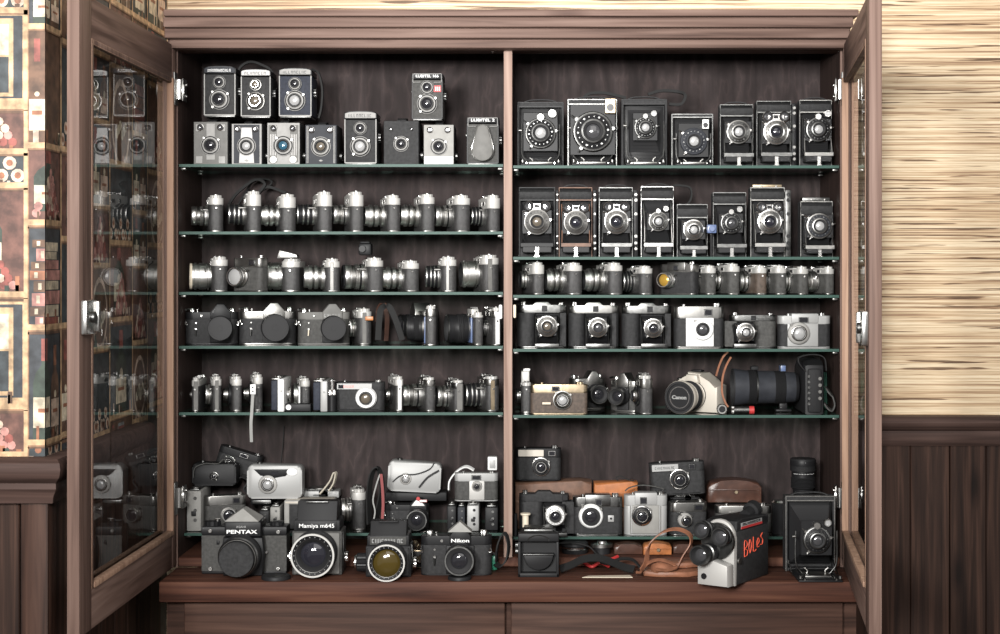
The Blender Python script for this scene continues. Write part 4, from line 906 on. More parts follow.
b = MB(); b.box(X(365, .04), X(373, .04), .044, .048, Z(320.5, .04), Z(316.5, .04), 'orange_wood', .001); attach(b.build('orange_tag'), OT)
slr(f'reflex camera turned aside with its black lens towards the left, fifth {S4}', 394, 436, 303, z, .155, 'satin', 'leather', 'satin', lx=.0, R=.27, L=.030, prof='black', grp=GS, rz=-66, lz=.44)
rf(f'grey-topped camera with black ribbed lens pointing left, sixth {S4}', 425, 436, 406, 305, z, Yn=.012, rz=-90, lr=12, prof='black', top='satin', grp=GS, w=.068, name='reflex_camera', frontm='blue_plate')
rf(f'camera with rounded grey dome and glossy black cylinder lens, seventh {S4}', 474, 484, 449, 307, z, Yn=.03, lr=13.5, prof='black', grp=GS, name='reflex_camera', humph=.12, lzf=.42, frontm='blue_plate')
rf(f'silver camera with blue-grey front plate leaning on the divider, eighth {S4}', 492.5, 502, 490.5, 307, z, Yn=.006, lr=7, prof='zebra', grp=GS, w=.12, edge=(.45, 'white_paint'), top='satin', name='reflex_camera')
ribbon('neck_strap', 'grey black strap arched over the fourth left shelf cameras', PP((378, 340, .03), (379, 322, .03), (381, 309, .03), (388, 306, .03), (394, 316, .03), (399, 330, .03), (402, 340, .03)), .013, .003, 'strap_black', (1, .25, 0))
ribbon('neck_strap', 'dark red edged strap looped behind the orange tag on the fourth left shelf', PP((377, 322, .11), (379, 308, .11), (384, 304, .1), (387, 318, .1), (386, 341, .1)), .010, .002, 'dark_case_leather', (1, .4, 0))
b = MB(); b.box(X(498.8), X(502.4), -.012, .001, Z(319), Z(304.5), 'white_paint', .003); b.build('shelf_label_clip', cab)

# fifth left shelf
z = ZL[5] + .0003; GF = 'cameras standing end-on along the fifth left shelf'; S5 = 'on fifth left shelf'
rf(f'camera with grey flap cover, first {S5}', 191, 198.5, 189, 377, z, Yn=.02, rz=-88, lr=7, prof='flat', grp=GF, edge=(.6, 'grey_paint'))
rf(f'folding camera with silver cap and green grey end, second {S5}', 211.5, 221, 205.5, 376, z, Yn=.02, lr=9, prof='chrome', grp=GF, edge=(.4, 'grey_paint'), top='pearl')
rf(f'folding camera with silver cap and open scissor struts, third {S5}', 231.5, 241.5, 222.5, 376, z, Yn=.02, lr=9, prof='flat', grp=GF, top='pearl')
rf(f'camera with a white-tabbed wrist strap hanging in front, fourth {S5}', 253, 262.5, 243, 374, z, Yn=.03, lr=9, prof='flat', grp=GF, top='pearl')
rf(f'silver-fronted camera with polished cylinder lens and black foot, fifth {S5}', 300.5, 310, 294, 378, z, Yn=.062, lr=10.5, prof='bigchrome', grp=GF, frontm='white_paint')
b = MB(); b.box(X(285.5, .03), X(311, .03), .025, .055, z, z + .016, 'black_plastic', .002); b.cyl((X(289, .03), .025, z + .009), F, .003, .006, 'white_paint', 12); tag(b.build('camera_grip'), 'black grip plate with white button lying before the polished cylinder lens', 'grip')
for a0, a1, mt, nm in ((271.5, 277.5, 'leather_blue', 'dark blue'),):
    pass
def slab(label, x0, x1, yt, zb, Y, front, back, w=.11, split=.5, **k):
    t = put('folding_camera', label, 'camera', (x0 + x1) / 2, Y, zb, 0, GF); W = (x1 - x0) * U(Y); h = Z(yt, Y) - zb
    b = MB(); b.box(-W / 2, -W / 2 + W * split, 0, w, .003, h * .93, back, .003); b.build('body', t)
    b = MB(); b.box(-W / 2 + W * split, W / 2, -.001, w * .98, 0, h * .97, front, .0025); b.cyl((W * .28, -.001, h * .62), F, .002, .0018, 'steel', 10); b.build('front_cover', t)
    b = MB(); b.box(-W / 2, W / 2 - W * .3, .002, w * .9, h * .93, h, 'satin', .002); b.cyl((0, w * .15, h), (0, 0, 1), .004, W * .3, 'chrome', 14); b.build('top_plate', t)
    b = MB(); b.cyl((W / 2, w * .5, h * .45), (1, 0, 0), .005, h * .24, 'chrome', 24); b.build('lens', t)
    return t
slab(f'pocket camera with dark back and bright white front cover, left of black foot plate', 271, 284, 378, z, .012, 'white_paint', 'leather_blue')
slab(f'pocket camera with dark blue back and silver grey front, left of the red-marked camera', 313, 327.5, 380, z, .012, 'silver_plastic', 'leather_blue')
b = MB(); xt = X(332, .016); b.cyl((xt, .016, z + .0002), (0, 0, 1), .036, .009, 'black_paint', 18); b.knurl((xt, .016, z + .036), (0, 0, 1), .012, .008, 'chrome'); b.cyl((xt, .016, z + .048), (0, 0, 1), .022, .003, 'chrome'); b.cyl((xt, .016, z + .066), (0, 0, 1), .003, .009, 'chrome')
tag(b.build('table_tripod'), 'small chrome spindle accessory standing left of the red-marked camera', 'tripod')
viewcam('black camera with silver name strip and white ringed lens facing us on fifth left shelf', 334, 384, 381, z, .045, 'leather', 'leather', lx=.15, R=.215, lz=.44, L=.03, prof='whitering', wpos=-.2, vf=(-.36, .12), topband=(-.44, .26, 'silver_plastic'), hump=False, words='~WWWWWW', wc='red_text', g='lens_brown', gr=.5, grp='cameras on the fifth left shelf', tabs=0)
rows = [(395, 403.5, 391.5, 376, 'flat', dict(edge=(.45, 'white_paint'), lr=8), 'black camera with white strip down its end, beside the white-ringed one'),
        (425, 436, 404, 377, 'chrome', dict(lr=10.5, top='satin'), 'camera with stacked silver lens rings and a blue-grey finder'),
        (453, 465, 439, 380, 'chrome', dict(lr=10, edge=(.5, 'grey_paint'), top='steel'), 'camera with a flat silver winding disc on its top'),
        (486, 500.5, 467.5, 376, 'zebra', dict(lr=11, top='satin', edge=(.3, 'brass')), 'camera with brass-speckled end strip beside the divider')]
for b0, b1, l0, yt, pf, kw, lk in rows: rf(f'{lk}, {S5}', b0, b1, l0, yt, z, Yn=.02, prof=pf, grp=GF, **kw)
t = ribbon('wrist_strap', 'grey wrist strap with white dotted tab hanging over the edge of fifth left shelf', PP((254, 385, -.004), (252.8, 396, -.006), (251.8, 412, -.006), (251, 424, -.006), (251.5, 442, -.002)), .0065, .0016, 'strap_grey', (1, 0, 0))
b = MB(); b.box(X(251), X(256.5), -.011, -.0075, Z(394), Z(384), 'white_paint', .0008); b.cyl((X(253.7), -.011, Z(387)), F, .001, .0018, 'black_paint', 8); b.cyl((X(253.7), -.011, Z(391)), F, .001, .0018, 'black_paint', 8); b.build('tab', t)

# ================================================================ RIGHT BAY
z = ZRt[1] + .0003; GP = 'folding plate cameras on the top right shelf'; Y = .03
folder('plate camera with silver wire frame and dark round shutter, far left of top right shelf', 517, 564, 101, z, Y, plate=True, lr=.33, lz=.50, strip=.07, eyes=1, g='lens_pale', ring='steel', grp=GP, em='steel', frame='black_paint', ext=.05, strapt=True)
folder('largest plate camera on the top right shelf, with brass-coloured finder and big lens', 567, 617.5, 98, z, .026, plate=True, lr=.40, lz=.50, strip=.07, eyes=3, g='lens_grey', ring='steel', brass='brass', grp=GP, em='steel', ext=.052, strapt=True)
folder('plate camera with pale clip above its lens, third on the top right shelf', 621, 667.5, 98, z, Y, plate=True, lr=.24, lz=.56, strip=.07, eyes=1, g='lens_pale', ring='steel', grp=GP, em='steel', frame='black_paint', ext=.05, strapt=True)
folder('small square plate camera with dark blue shutter, fourth on the top right shelf', 671, 713.5, 113, z, Y, plate=True, lr=.32, lz=.46, strip=.06, eyes=3, g='lens_pale', ring='dark_face', face='dark_face', grp=GP, ext=.045, frame='steel')
GV = 'upright folding cameras on the right shelves'
folder('upright folding camera with triple-ringed shutter, fifth on the top right shelf', 719.5, 753.5, 103.5, z, Y, lr=.36, lz=.54, eyes=0, ring='satin', face='steel', g='lens_pale', grp=GV, strapt=True)
folder('upright folding camera with bright twin-eyed finder, sixth on the top right shelf', 756, 791.5, 100, z, Y, lr=.37, lz=.51, eyes=2, ring='chrome', face='satin', g='lens_violet', grp=GV, rail=5, railm='black_paint', strip=.17)
folder('upright folding camera with dark dial and pale foot board, rightmost on top right shelf', 799, 832, 99, z, Y, lr=.38, lz=.54, eyes=1, ring='steel', face='black_paint', g='lens_pale', grp=GV, frame='satin', strapt=True)
ribbon('carrying_strap', 'black leather handle arched above the largest plate camera', PP((584, 97.5, .10), (590, 93.5, .10), (604, 93, .10), (616, 95.5, .10), (626, 98, .10)), .009, .006)
ribbon('carrying_strap', 'black leather strap folded in a loop over the small square plate camera', PP((648, 94.5, .09), (660, 91, .09), (676, 91.5, .09), (685, 95, .08), (681, 104, .08), (669, 104, .08)), .009, .006)
z = ZRt[2] + .0003; GW = 'folding cameras on the second right shelf'
folder('folding camera with twin-eyed finder in the shadow, leftmost on second right shelf', 518.5, 555.5, 187, z, .03, lr=.36, lz=.50, eyes=2, ring='satin', face='satin', g='lens_brown', grp=GW, frame='black_paint', rail=3, railm='black_paint')
folder('folding camera with brown-edged body and twin-eyed finder, second on second right shelf', 558.5, 592.5, 187, z, .03, lr=.37, lz=.49, eyes=2, ring='satin', face='satin', g='lens_violet', grp=GW, frame='case_leather', rail=4, railm='black_paint', strapt=True)
folder('folding camera with a bright white shutter ring, third on second right shelf', 598.5, 633, 187, z, .03, lr=.37, lz=.50, eyes=2, ring='chrome', face='satin', g='lens_violet', grp=GW, frame='steel', rail=5, railm='black_paint', strapt=True)
folder('folding camera framed in bright silver edging, fourth on second right shelf', 640.5, 674, 186, z, .03, lr=.30, lz=.50, eyes=1, ring='satin', face='steel', g='lens_pale', grp=GW, frame='chrome', strapt=True)
folder('smallest folding camera with a silver round lens, fifth on second right shelf', 676.5, 708, 204, z, .03, lr=.34, lz=.51, eyes=0, ring='chrome', face='satin', g='lens_pale', grp=GW, frame='steel', strip=.25, ext=.04)
folder('folding camera with dark dial and tiny heart-shaped finder, sixth on second right shelf', 712.5, 746.5, 192, z, .03, lr=.32, lz=.52, eyes=1, ring='steel', face='black_paint', g='lens_grey', grp=GW, frame='steel')
folder('tall folding camera with brass top plate and silver side rail, seventh on second right shelf', 750, 785, 187, z, .03, lr=.36, lz=.50, eyes=2, ring='chrome', face='satin', g='lens_violet', grp=GW, frame='satin', rail=6, top=.007, brass='brass')
folder('folding camera with big blue-ringed lens and silver knobs on top, rightmost of second right shelf', 800, 833, 201, z, .03, lr=.40, lz=.55, eyes=0, ring='satin', face='dark_face', g='lens_pale', grp=GW, frame='satin', top=.009, strip=.24)
ribbon('carrying_strap', 'short black strap curled behind the silver-framed folding camera', PP((673, 185.5, .10), (681, 185.5, .10), (690, 188, .10), (691, 198, .10), (686, 206, .10)), .010, .004)
b = MB(); x_ = X(711, .02); b.cyl((x_, .0, z + .060), F, .006, .0062, 'blue_plate', 16); b.box(x_ - .010, x_ + .010, .0, .022, z + .0505, z + .069, 'blue_plate', .002); b.tube([(x_, .012, z), (x_, .012, z + .052)], .003, 'black_paint', 8); tag(b.build('supplementary_finder'), 'small blue-grey finder on a stalk between fifth and sixth folding cameras', 'viewfinder')

# third right shelf
z = ZRt[3] + .0003; GT = 'rangefinder cameras in a row on the third right shelf'; T3 = 'on third right shelf'
rows = [(532.5, 545.5, 523.5, 261.5, 'chrome', dict(lr=8, style='tall'), 'rangefinder camera with tall bright cap in the divider shadow, first'),
        (567.5, 584, 549, 262, 'ribbed', dict(lr=10.5), 'rangefinder camera with fat ribbed silver lens, second'),
        (608.5, 624.5, 587.5, 262, 'ribbed', dict(lr=10.5), 'rangefinder camera with blue-black leather and broad silver lens, third'),
        (640, 654.5, 626.5, 265.5, 'zebra', dict(lr=9.5), 'rangefinder camera with dark open lens, fourth'),
        (706, 718, 702, 265, 'chrome', dict(lr=8, skin='leather_grey'), 'rangefinder camera right of the amber-lensed one, sixth'),
        (728.5, 742, 718, 263, 'chrome', dict(lr=8.5, skin='leather_grey'), 'rangefinder camera with a tall bright square cap, seventh'),
        (756.5, 769, 744, 265, 'chrome', dict(lr=9.5, skin='leather_brown'), 'brown-leather rangefinder camera, eighth'),
        (776, 789, 769.5, 265, 'zebra', dict(lr=9, skin='leather_grey'), 'grey rangefinder camera with thin lens rim showing, ninth'),
        (798.5, 811, 789.5, 266, 'chrome', dict(lr=9.5, skin='leather_grey'), 'rangefinder camera with dented base plate, tenth'),
        (826, 836.3, 811.5, 266, 'bigchrome', dict(lr=9.5, skin='leather_grey'), 'rangefinder camera with bright drum lens by the right cabinet side, eleventh')]
for b0, b1, l0, yt, pf, kw, lk in rows: kw = {**dict(skin='leather_sheen'), **kw}; rf(f'{lk} {T3}', b0, b1, l0, yt, z, Yn=.03, prof=pf, grp=GT, lzf=.45, **kw)
viewcam(f'chrome-topped rangefinder camera turned half to the front with amber lens, fifth {T3}', 656.5, 696, 261.5, z, .055, top='satin', skin='leather', lx=-.17, R=.205, L=.034, prof='chrome', g='gold_glass', rz=-34, vf=(.0, .14), hump=True, grp=GT, lz=.44, d=.03, gr=.75, ry=0)

# fourth right shelf
z = ZRt[4] + .0003; GQ = 'cameras facing us on the fourth right shelf'; T4 = 'on fourth right shelf'
folder35(f'folding camera with dark brown tinted lens, first {T4}', 517, 567, 302, z, .06, lx=.1, R=.215, g='lens_brown', vfx=.05, grp=GQ, top='steel', ring='chrome', face='satin', lz=.48)
folder35(f'folding camera with peaked silver top and ringed lens, second {T4}', 568.5, 619, 302.5, z, .06, lx=.07, R=.20, g='lens_grey', vfx=.04, grp=GQ, top='satin')
folder35(f'folding camera with peaked silver top and plain silver lens, third {T4}', 622, 672, 303, z, .06, lx=.10, R=.195, g='lens_dark', vfx=.06, grp=GQ, top='steel', lz=.45)
viewcam(f'camera with square white faceplate around a black-ringed lens, fourth {T4}', 674.5, 724, 304.5, z, .05, 'satin', 'leather', face='white_paint', facex=(-.27, .29), lx=.06, R=.225, lz=.43, L=.016, prof='whitering', vf=(.18, .17), g='lens_grey', grp=GQ, hump=False, gr=.42, tabs=1)
folder35(f'small folding camera with its lens off to the left, fifth {T4}', 730, 777, 313, z, .05, lx=-.22, R=.205, g='lens_pale', vfx=.0, grp=GQ, top='steel', crest=False, skin='leather_grey')
viewcam(f'bright silver camera with black leather sides and silver lens, sixth {T4}', 779, 831, 313, z, .05, 'silver_plastic', 'leather', face='silver_plastic', facex=(-.34, .25), lx=-.13, R=.215, lz=.42, L=.018, prof='cone', vf=(-.03, .19), g='lens_pale', grp=GQ, gr=.5, tabs=1)
b = MB(); b.box(X(513.2), X(516.2), -.006, .003, Z(318), Z(304.5), 'ivory', .0025); b.build('shelf_label_clip', cab)

# fifth right shelf
z = ZRt[5] + .0003; GX = 'cameras on the fifth right shelf'; T5 = 'on fifth right shelf'
rf(f'reflex camera with slanting silver prism, end towards us, first {T5}', 521, 532, 517.5, 369.5, z, Yn=.05, rz=-90, lr=6, prof='zebra', grp=GX, w=.13, humph=.28, name='reflex_camera', style='tall', lzf=.35)
WB = viewcam(f'worn brass-edged black rangefinder camera facing us {T5}', 530.5, 587.5, 383, z, .02, 'brass', 'leather_brown', lx=.06, R=.17, lz=.46, L=.018, prof='silverflat', vf=(-.06, .14), d=.03, grp=GX, hump=False, g='lens_pale', knobm='brass', name='rangefinder_camera')
b = MB(); x_ = X(547, .012); b.tube([(x_ - .010, .012, z + .024), (x_ + .008, .012, z + .024)], .0028, 'ivory', 8); attach(b.build('lens_lever'), WB)
slr(f'silver reflex camera with black prism hidden behind the brass-edged camera {T5}', 572, 608, 371, z, .15, 'satin', 'leather', 'satin', lx=.1, R=.27, L=.04, prof='black', grp=GX, rz=16, lz=.42, g='lens_dark')
slr(f'silver reflex camera with sloping white prism turned to the left {T5}', 607, 640, 373, z, .085, 'satin', 'leather_grey', 'satin', lx=0, R=.27, L=.035, prof='black', grp=GX, rz=-28, lz=.42)
rf(f'camera with a bright silver box finder on top, end towards us {T5}', 641, 654.5, 637, 373, z, Yn=.012, lr=9, prof='flat', grp=GX, style='tall', w=.055, humph=.05, top='satin')
def bigslr(label, px, Y, zb, rz, body, W, h, R, L, lensm, capm, words=None, grip=True, front='black_paint', grp=None, zl=.45, tall=False):
    t = put('reflex_camera', label, 'camera', px, Y, zb, rz, grp); d = .055
    P = [(-W / 2, 0), (W / 2, 0), (W / 2, h * .66), (W * .30, h * .74), (W * .16, h * .97), (-W * .12, h), (-W * .22, h * .78), (-W * .44, h * .74), (-W / 2, h * .62)]
    b = MB(); b.prism(P, 0, d, 'y', body, .005); b.build('body', t)
    b = MB(); b.box(-W / 2 - .004, -W * .26, -.018, .02, 0.002, h * .60, 'rubber', .007); b.build('grip', t)
    b = MB(); b.prism([(-W * .14, h * .74), (W * .16, h * .74), (W * .12, h * .94), (-W * .10, h * .95)], -.012, .004, 'y', body, .004); b.build('prism_housing', t)
    b = MB(); b.box(-.012, .012, .015, .035, h, h + .004, 'black_paint', .001); b.build('hot_shoe', t)
    b = MB(); pr = [(0, 0), (0, R * .86, front), (L * .1, R * .88, front), (L * .12, R * .82, lensm), (L * .30, R * .84, lensm), (L * .31, R * .9, 'rubber')]
    n = 9
    for k in range(n): f = .31 + .32 * k / n; pr += [(L * f, R * .93, 'rubber'), (L * (f + .015), R * .90, 'rubber')]
    pr += [(L * .64, R * .86, lensm), (L * .80, R * .97, lensm), (L * .84, R, lensm), (L * .97, R, lensm), (L, R * .97, lensm), (L, R * .84, 'black_matt'), (L * .95, R * .82, 'black_matt'), (L * .94, 0, 'black_matt')]
    b.lathe((.0, 0, h * zl), F, pr, 44); ln = b.build('lens', t)
    if capm: 
        b = MB(); b.cyl((0, -L * .94, h * zl), F, L * .05, R * .80, capm, 36); b.lathe((0, -L * .99, h * zl), F, [(0, R * .60), (.0012, R * .61, 'chrome'), (.0012, R * .66, 'chrome'), (0, R * .67, 'chrome')], 32); b.build('lens_cap', ln)
        if words: text('lettering', ln, words, 0, -L - .0012, h * zl, R * .30, 'silver_plastic', w=R * .95, bold=.0004)
    else: glass(ln, (0, -L * .94, h * zl), R * .8, 'lens_dark')
    b = MB(); knob(b, -W * .34, d * .5, h * .74, .011, .008, 'steel'); b.build('mode_dial', t)
    return t
bigslr(f'silver digital reflex camera with fat zoom lens {T5}', 693, .070, z, -30, 'champagne', .115, .088, .036, .070, 'champagne', 'black_plastic', 'Canon', grp=GX, zl=.42)
# tele lens with the black body behind it
t = put('reflex_camera', f'black reflex camera standing on end with a long telephoto lens {T5}', 'camera', 800, .05, z, -90, GX)
W, h, R = .145, .118, .039
zc = .054; q = MB(); 
T0 = t.location.x; L = T0 - .004 - X(731.5, .06)
t.location.y = .085
pr = [(0, 0), (0, .030, 'black_paint'), (L * .05, .033, 'black_paint'), (L * .20, .034, 'dark_face'), (L * .21, .0355, 'rubber')]
for k in range(10): pr += [(L * (.22 + k * .015), .0365, 'rubber'), (L * (.228 + k * .015), .0352, 'rubber')]
pr += [(L * .40, .0355, 'dark_face'), (L * .62, .0365, 'dark_face'), (L * .63, .0375, 'steel'), (L * .645, .0375, 'steel'), (L * .65, .0365, 'rubber')]
for k in range(8): pr += [(L * (.66 + k * .014), .038, 'rubber'), (L * (.667 + k * .014), .0368, 'rubber')]
pr += [(L * .80, .0372, 'dark_face'), (L * .98, .041, 'dark_face'), (L, .041, 'rubber'), (L, .038, 'black_matt'), (L * .90, .034, 'black_matt'), (L * .90, 0, 'lens_dark')]
q.lathe((0, 0, zc), F, pr, 48); ln = q.build('telephoto_lens', t)
q = MB(); q.box(-.012, .012, -L * .34, -L * .10, .0005, .006, 'black_paint', .002); q.box(-.006, .006, -L * .28, -L * .16, .005, zc - .034, 'black_paint', .002); q.build('tripod_foot', ln)
q = MB(); q.box(-.010, .010, -L * .72, -L * .60, zc + .037, zc + .047, 'rubber', .004); q.box(-.004, .012, -L * .28, -L * .18, zc + .034, zc + .050, 'blue_plate', .002); q.build('collar_knob', ln)
q = MB(); q.prism([(-W / 2, 0), (W / 2, 0), (W / 2, h * .9), (W * .30, h * .92), (W * .18, h), (-W * .18, h), (-W * .3, h * .88), (-W / 2, h * .86)], .004, .046, 'y', 'black_plastic', .006); q.build('body', t)
q = MB(); q.box(W / 2 - .004, W / 2 + .006, .010, .040, .004, h * .84, 'rubber', .005)
q.build('grip', t)
q = MB(); 
for k in range(6): q.cyl((W / 2 + .005, .012, h * (.2 + .1 * k)), (1, 0, 0), .0035, .0035, 'steel', 10)
for k in range(4): q.cyl((W / 2 + .005, .036, h * (.3 + .12 * k)), (1, 0, 0), .003, .004, 'grey_paint', 10)
q.build('button', t)
q = MB(); q.strap([(W / 2, .004, h * .8), (W / 2 + .006, -.010, h * .95), (W / 2 + .004, -.008, h * 1.05), (W / 2, .02, h * 1.10), (W / 2, .045, h * 1.04), (W / 2, .05, h * .8)], .012, .002, 'strap_black', (1, 0, 0)); q.build('neck_strap', t)
ribbon('leather_strap', 'thin brown leather strap hanging beside the silver digital camera on fifth right shelf', PP((731, 357, .03), (726, 366, .03), (722.5, 378, .03), (722, 392, .03), (725, 402, .03), (728, 407, .03)), .004, .0018, 'tan_leather', (1, .3, 0))
ribbon('leather_strap', 'second brown leather strap forming a loop behind the digital camera grip', PP((716, 376, .05), (719, 366, .05), (723, 357, .05), (728, 352, .055)), .004, .0018, 'tan_leather', (1, .3, 0))
b = MB(); x_ = X(722, .02); b.cyl((x_, .035, z + .011), F, .018, .0105, 'black_paint', 20); b.lathe((x_, .017, z + .011), F, [(0, .009, 'satin'), (.001, .010, 'satin'), (.001, .007, 'satin'), (-.002, .006, 'black_matt'), (-.002, 0, 'lens_dark')], 18); tag(b.build('spare_lens'), 'small black lens lying at the foot of the brown leather strap', 'lens')
b = MB(); b.cyl((X(733, .03), .02, z + .009), (1, 0, 0), .035, .0085, 'steel', 18); b.cyl((X(748, .03), .02, z + .009), (1, 0, 0), .012, .0088, 'red_paint', 18); b.knurl((X(731, .03), .02, z + .009), (1, 0, 0), .005, .0087, 'chrome'); tag(b.build('spare_lens'), 'small silver and red tube lying under the telephoto lens', 'lens')
b = MB(); b.prism([(X(823, .14), z + .001), (X(828.4, .14), z + .001), (X(828, .14), Z(373, .14)), (X(817, .14), Z(372, .14)), (X(820, .14), Z(388, .14))], .15, .17, 'y', 'green_cloth', .003); tag(b.build('green_pouch'), 'dark green cloth pouch standing at the right end of fifth right shelf', 'pouch')
b = MB(); b.strap(PP((824.5, 403, .03), (828, 408, .03), (832, 410, .03), (834.5, 405, .03), (833, 397, .04), (829, 392, .04), (827, 388, .05)), .016, .003, 'leather_grey', (.2, 1, .2)); tag(b.build('neck_strap'), 'crumpled grey strap in front of the green cloth pouch', 'strap')
# ================================================================ BOTTOM, LEFT
zl = ZLB + .0003; zc0 = ZF + .0003; GL = 'cameras piled on the low left shelf'
YF = -.10
# big reflex with pointed prism
def pentax():
    Y = -.088; t = put('reflex_camera', 'large black reflex camera with white pointed prism roof and capped lens on the ledge', 'camera', 243.5, Y, zc0, 0)
    u = U(Y); W = 86 * u; zz = lambda py: Z(py, Y) - zc0
    xs = lambda px: X(px, Y) - t.location.x
    b = MB(); b.prism([(xs(201), .006), (xs(228), .006), (xs(231), -.012), (xs(262), -.012), (xs(265), .006), (xs(286), .006), (xs(286), .055), (xs(201), .055)], 0.006, zz(536), 'z', 'leather_grey', .001); b.build('body', t)
    b = MB(); b.prism([(xs(201), .005), (xs(286), .005), (xs(286), .056), (xs(201), .056)], zz(536), zz(527), 'z', 'black_paint', .003); b.box(xs(201), xs(286), .005, .056, 0, .006, 'black_paint', .002); b.build('top_plate', t)
    b = MB(); b.prism([(xs(227), zz(535)), (xs(262.5), zz(535)), (xs(262.5), zz(521)), (xs(259), zz(520)), (xs(228), zz(520)), (xs(226), zz(522))], -.022, .05, 'y', 'black_paint', .003); pr = b.build('prism_housing', t)
    b = MB(); A = [(xs(226.5), -.022, zz(520)), (xs(260.5), -.022, zz(520)), (xs(260.5), .04, zz(519)), (xs(226.5), .04, zz(519)), (xs(243.5), -.006, zz(508)), (xs(243.5), .03, zz(508))]
    V = [b.v(p) for p in A]
    for q in ((0, 1, 4), (1, 2, 5, 4), (2, 3, 5), (3, 0, 4, 5), (3, 2, 1, 0)): b.face([V[i] for i in q], 'grey_face')
    b.build('prism_roof', pr)
    text('nameplate', pr, 'PENTAX', xs(243.5), -.0225, zz(530.3), .0105, w=xs(259) - xs(228.5), bold=.0003); text('lettering', pr, 'ASAHI', xs(243), -.0225, zz(525.3), .0065, 'silver_plastic', w=.020)
    b = MB(); b.prism([(xs(225), zz(574)), (xs(264), zz(574)), (xs(266), zz(552)), (xs(264), zz(536)), (xs(225), zz(536)), (xs(223), zz(552))], -.022, .0, 'y', 'black_paint', .004); b.build('mirror_box', t)
    c = (xs(243.5), -.022, zz(552.5)); R = 20.5 * u
    b = MB(); pr2 = [(0, 0), (0, R * .95, 'steel'), (.006, R, 'black_paint'), (.014, R * .98, 'rubber')]
    for k in range(6): pr2 += [(.015 + k * .004, R, 'rubber'), (.017 + k * .004, R * .96, 'rubber')]
    pr2 += [(.040, R * .96, 'satin'), (.042, R * .90, 'steel'), (.044, R * .90, 'black_paint'), (.052, R * .89, 'black_paint'), (.054, R * .88, 'pearl'), (.057, R * .87, 'satin'), (.059, R * .84, 'black_paint'), (.059, 0, 'black_matt')]
    b.lathe(c, F, pr2, 48); ln = b.build('lens', t)
    b = MB(); b.lathe((c[0], -.0808, c[2]), F, [(0, 0), (0, R * .83), (.004, R * .84), (.0055, R * .82), (.0055, R * .78), (.0042, R * .775), (.0042, 0)], 40, 'leather'); b.build('lens_cap', ln)
    for x_, y_ in ((210, 531), (210, 569), (278, 532), (278, 569)):
        b = MB(); b.cyl((xs(x_), .006, zz(y_)), F, .006, .0045, 'chrome', 14); b.cyl((xs(x_), .001, zz(y_)), F, .002, .003, 'satin', 10); b.build('strap_lug', t)
    b = MB(); knob(b, xs(210), .03, zz(527), .017, .009, 'black_paint'); b.cyl((xs(215), .03, zz(527) + .009), (0, 0, 1), .004, .006, 'chrome'); b.build('winding_knob', t)
    b = MB(); knob(b, xs(275), .03, zz(527), .015, .008, 'black_paint'); b.build('speed_dial', t)
    b = MB(); b.box(xs(216), xs(219), .004, .007, zz(545), zz(541), 'black_paint', .001); b.cyl((xs(266.5), .0, zz(552)), F, .004, .003, 'chrome'); b.build('socket', t)
pentax()
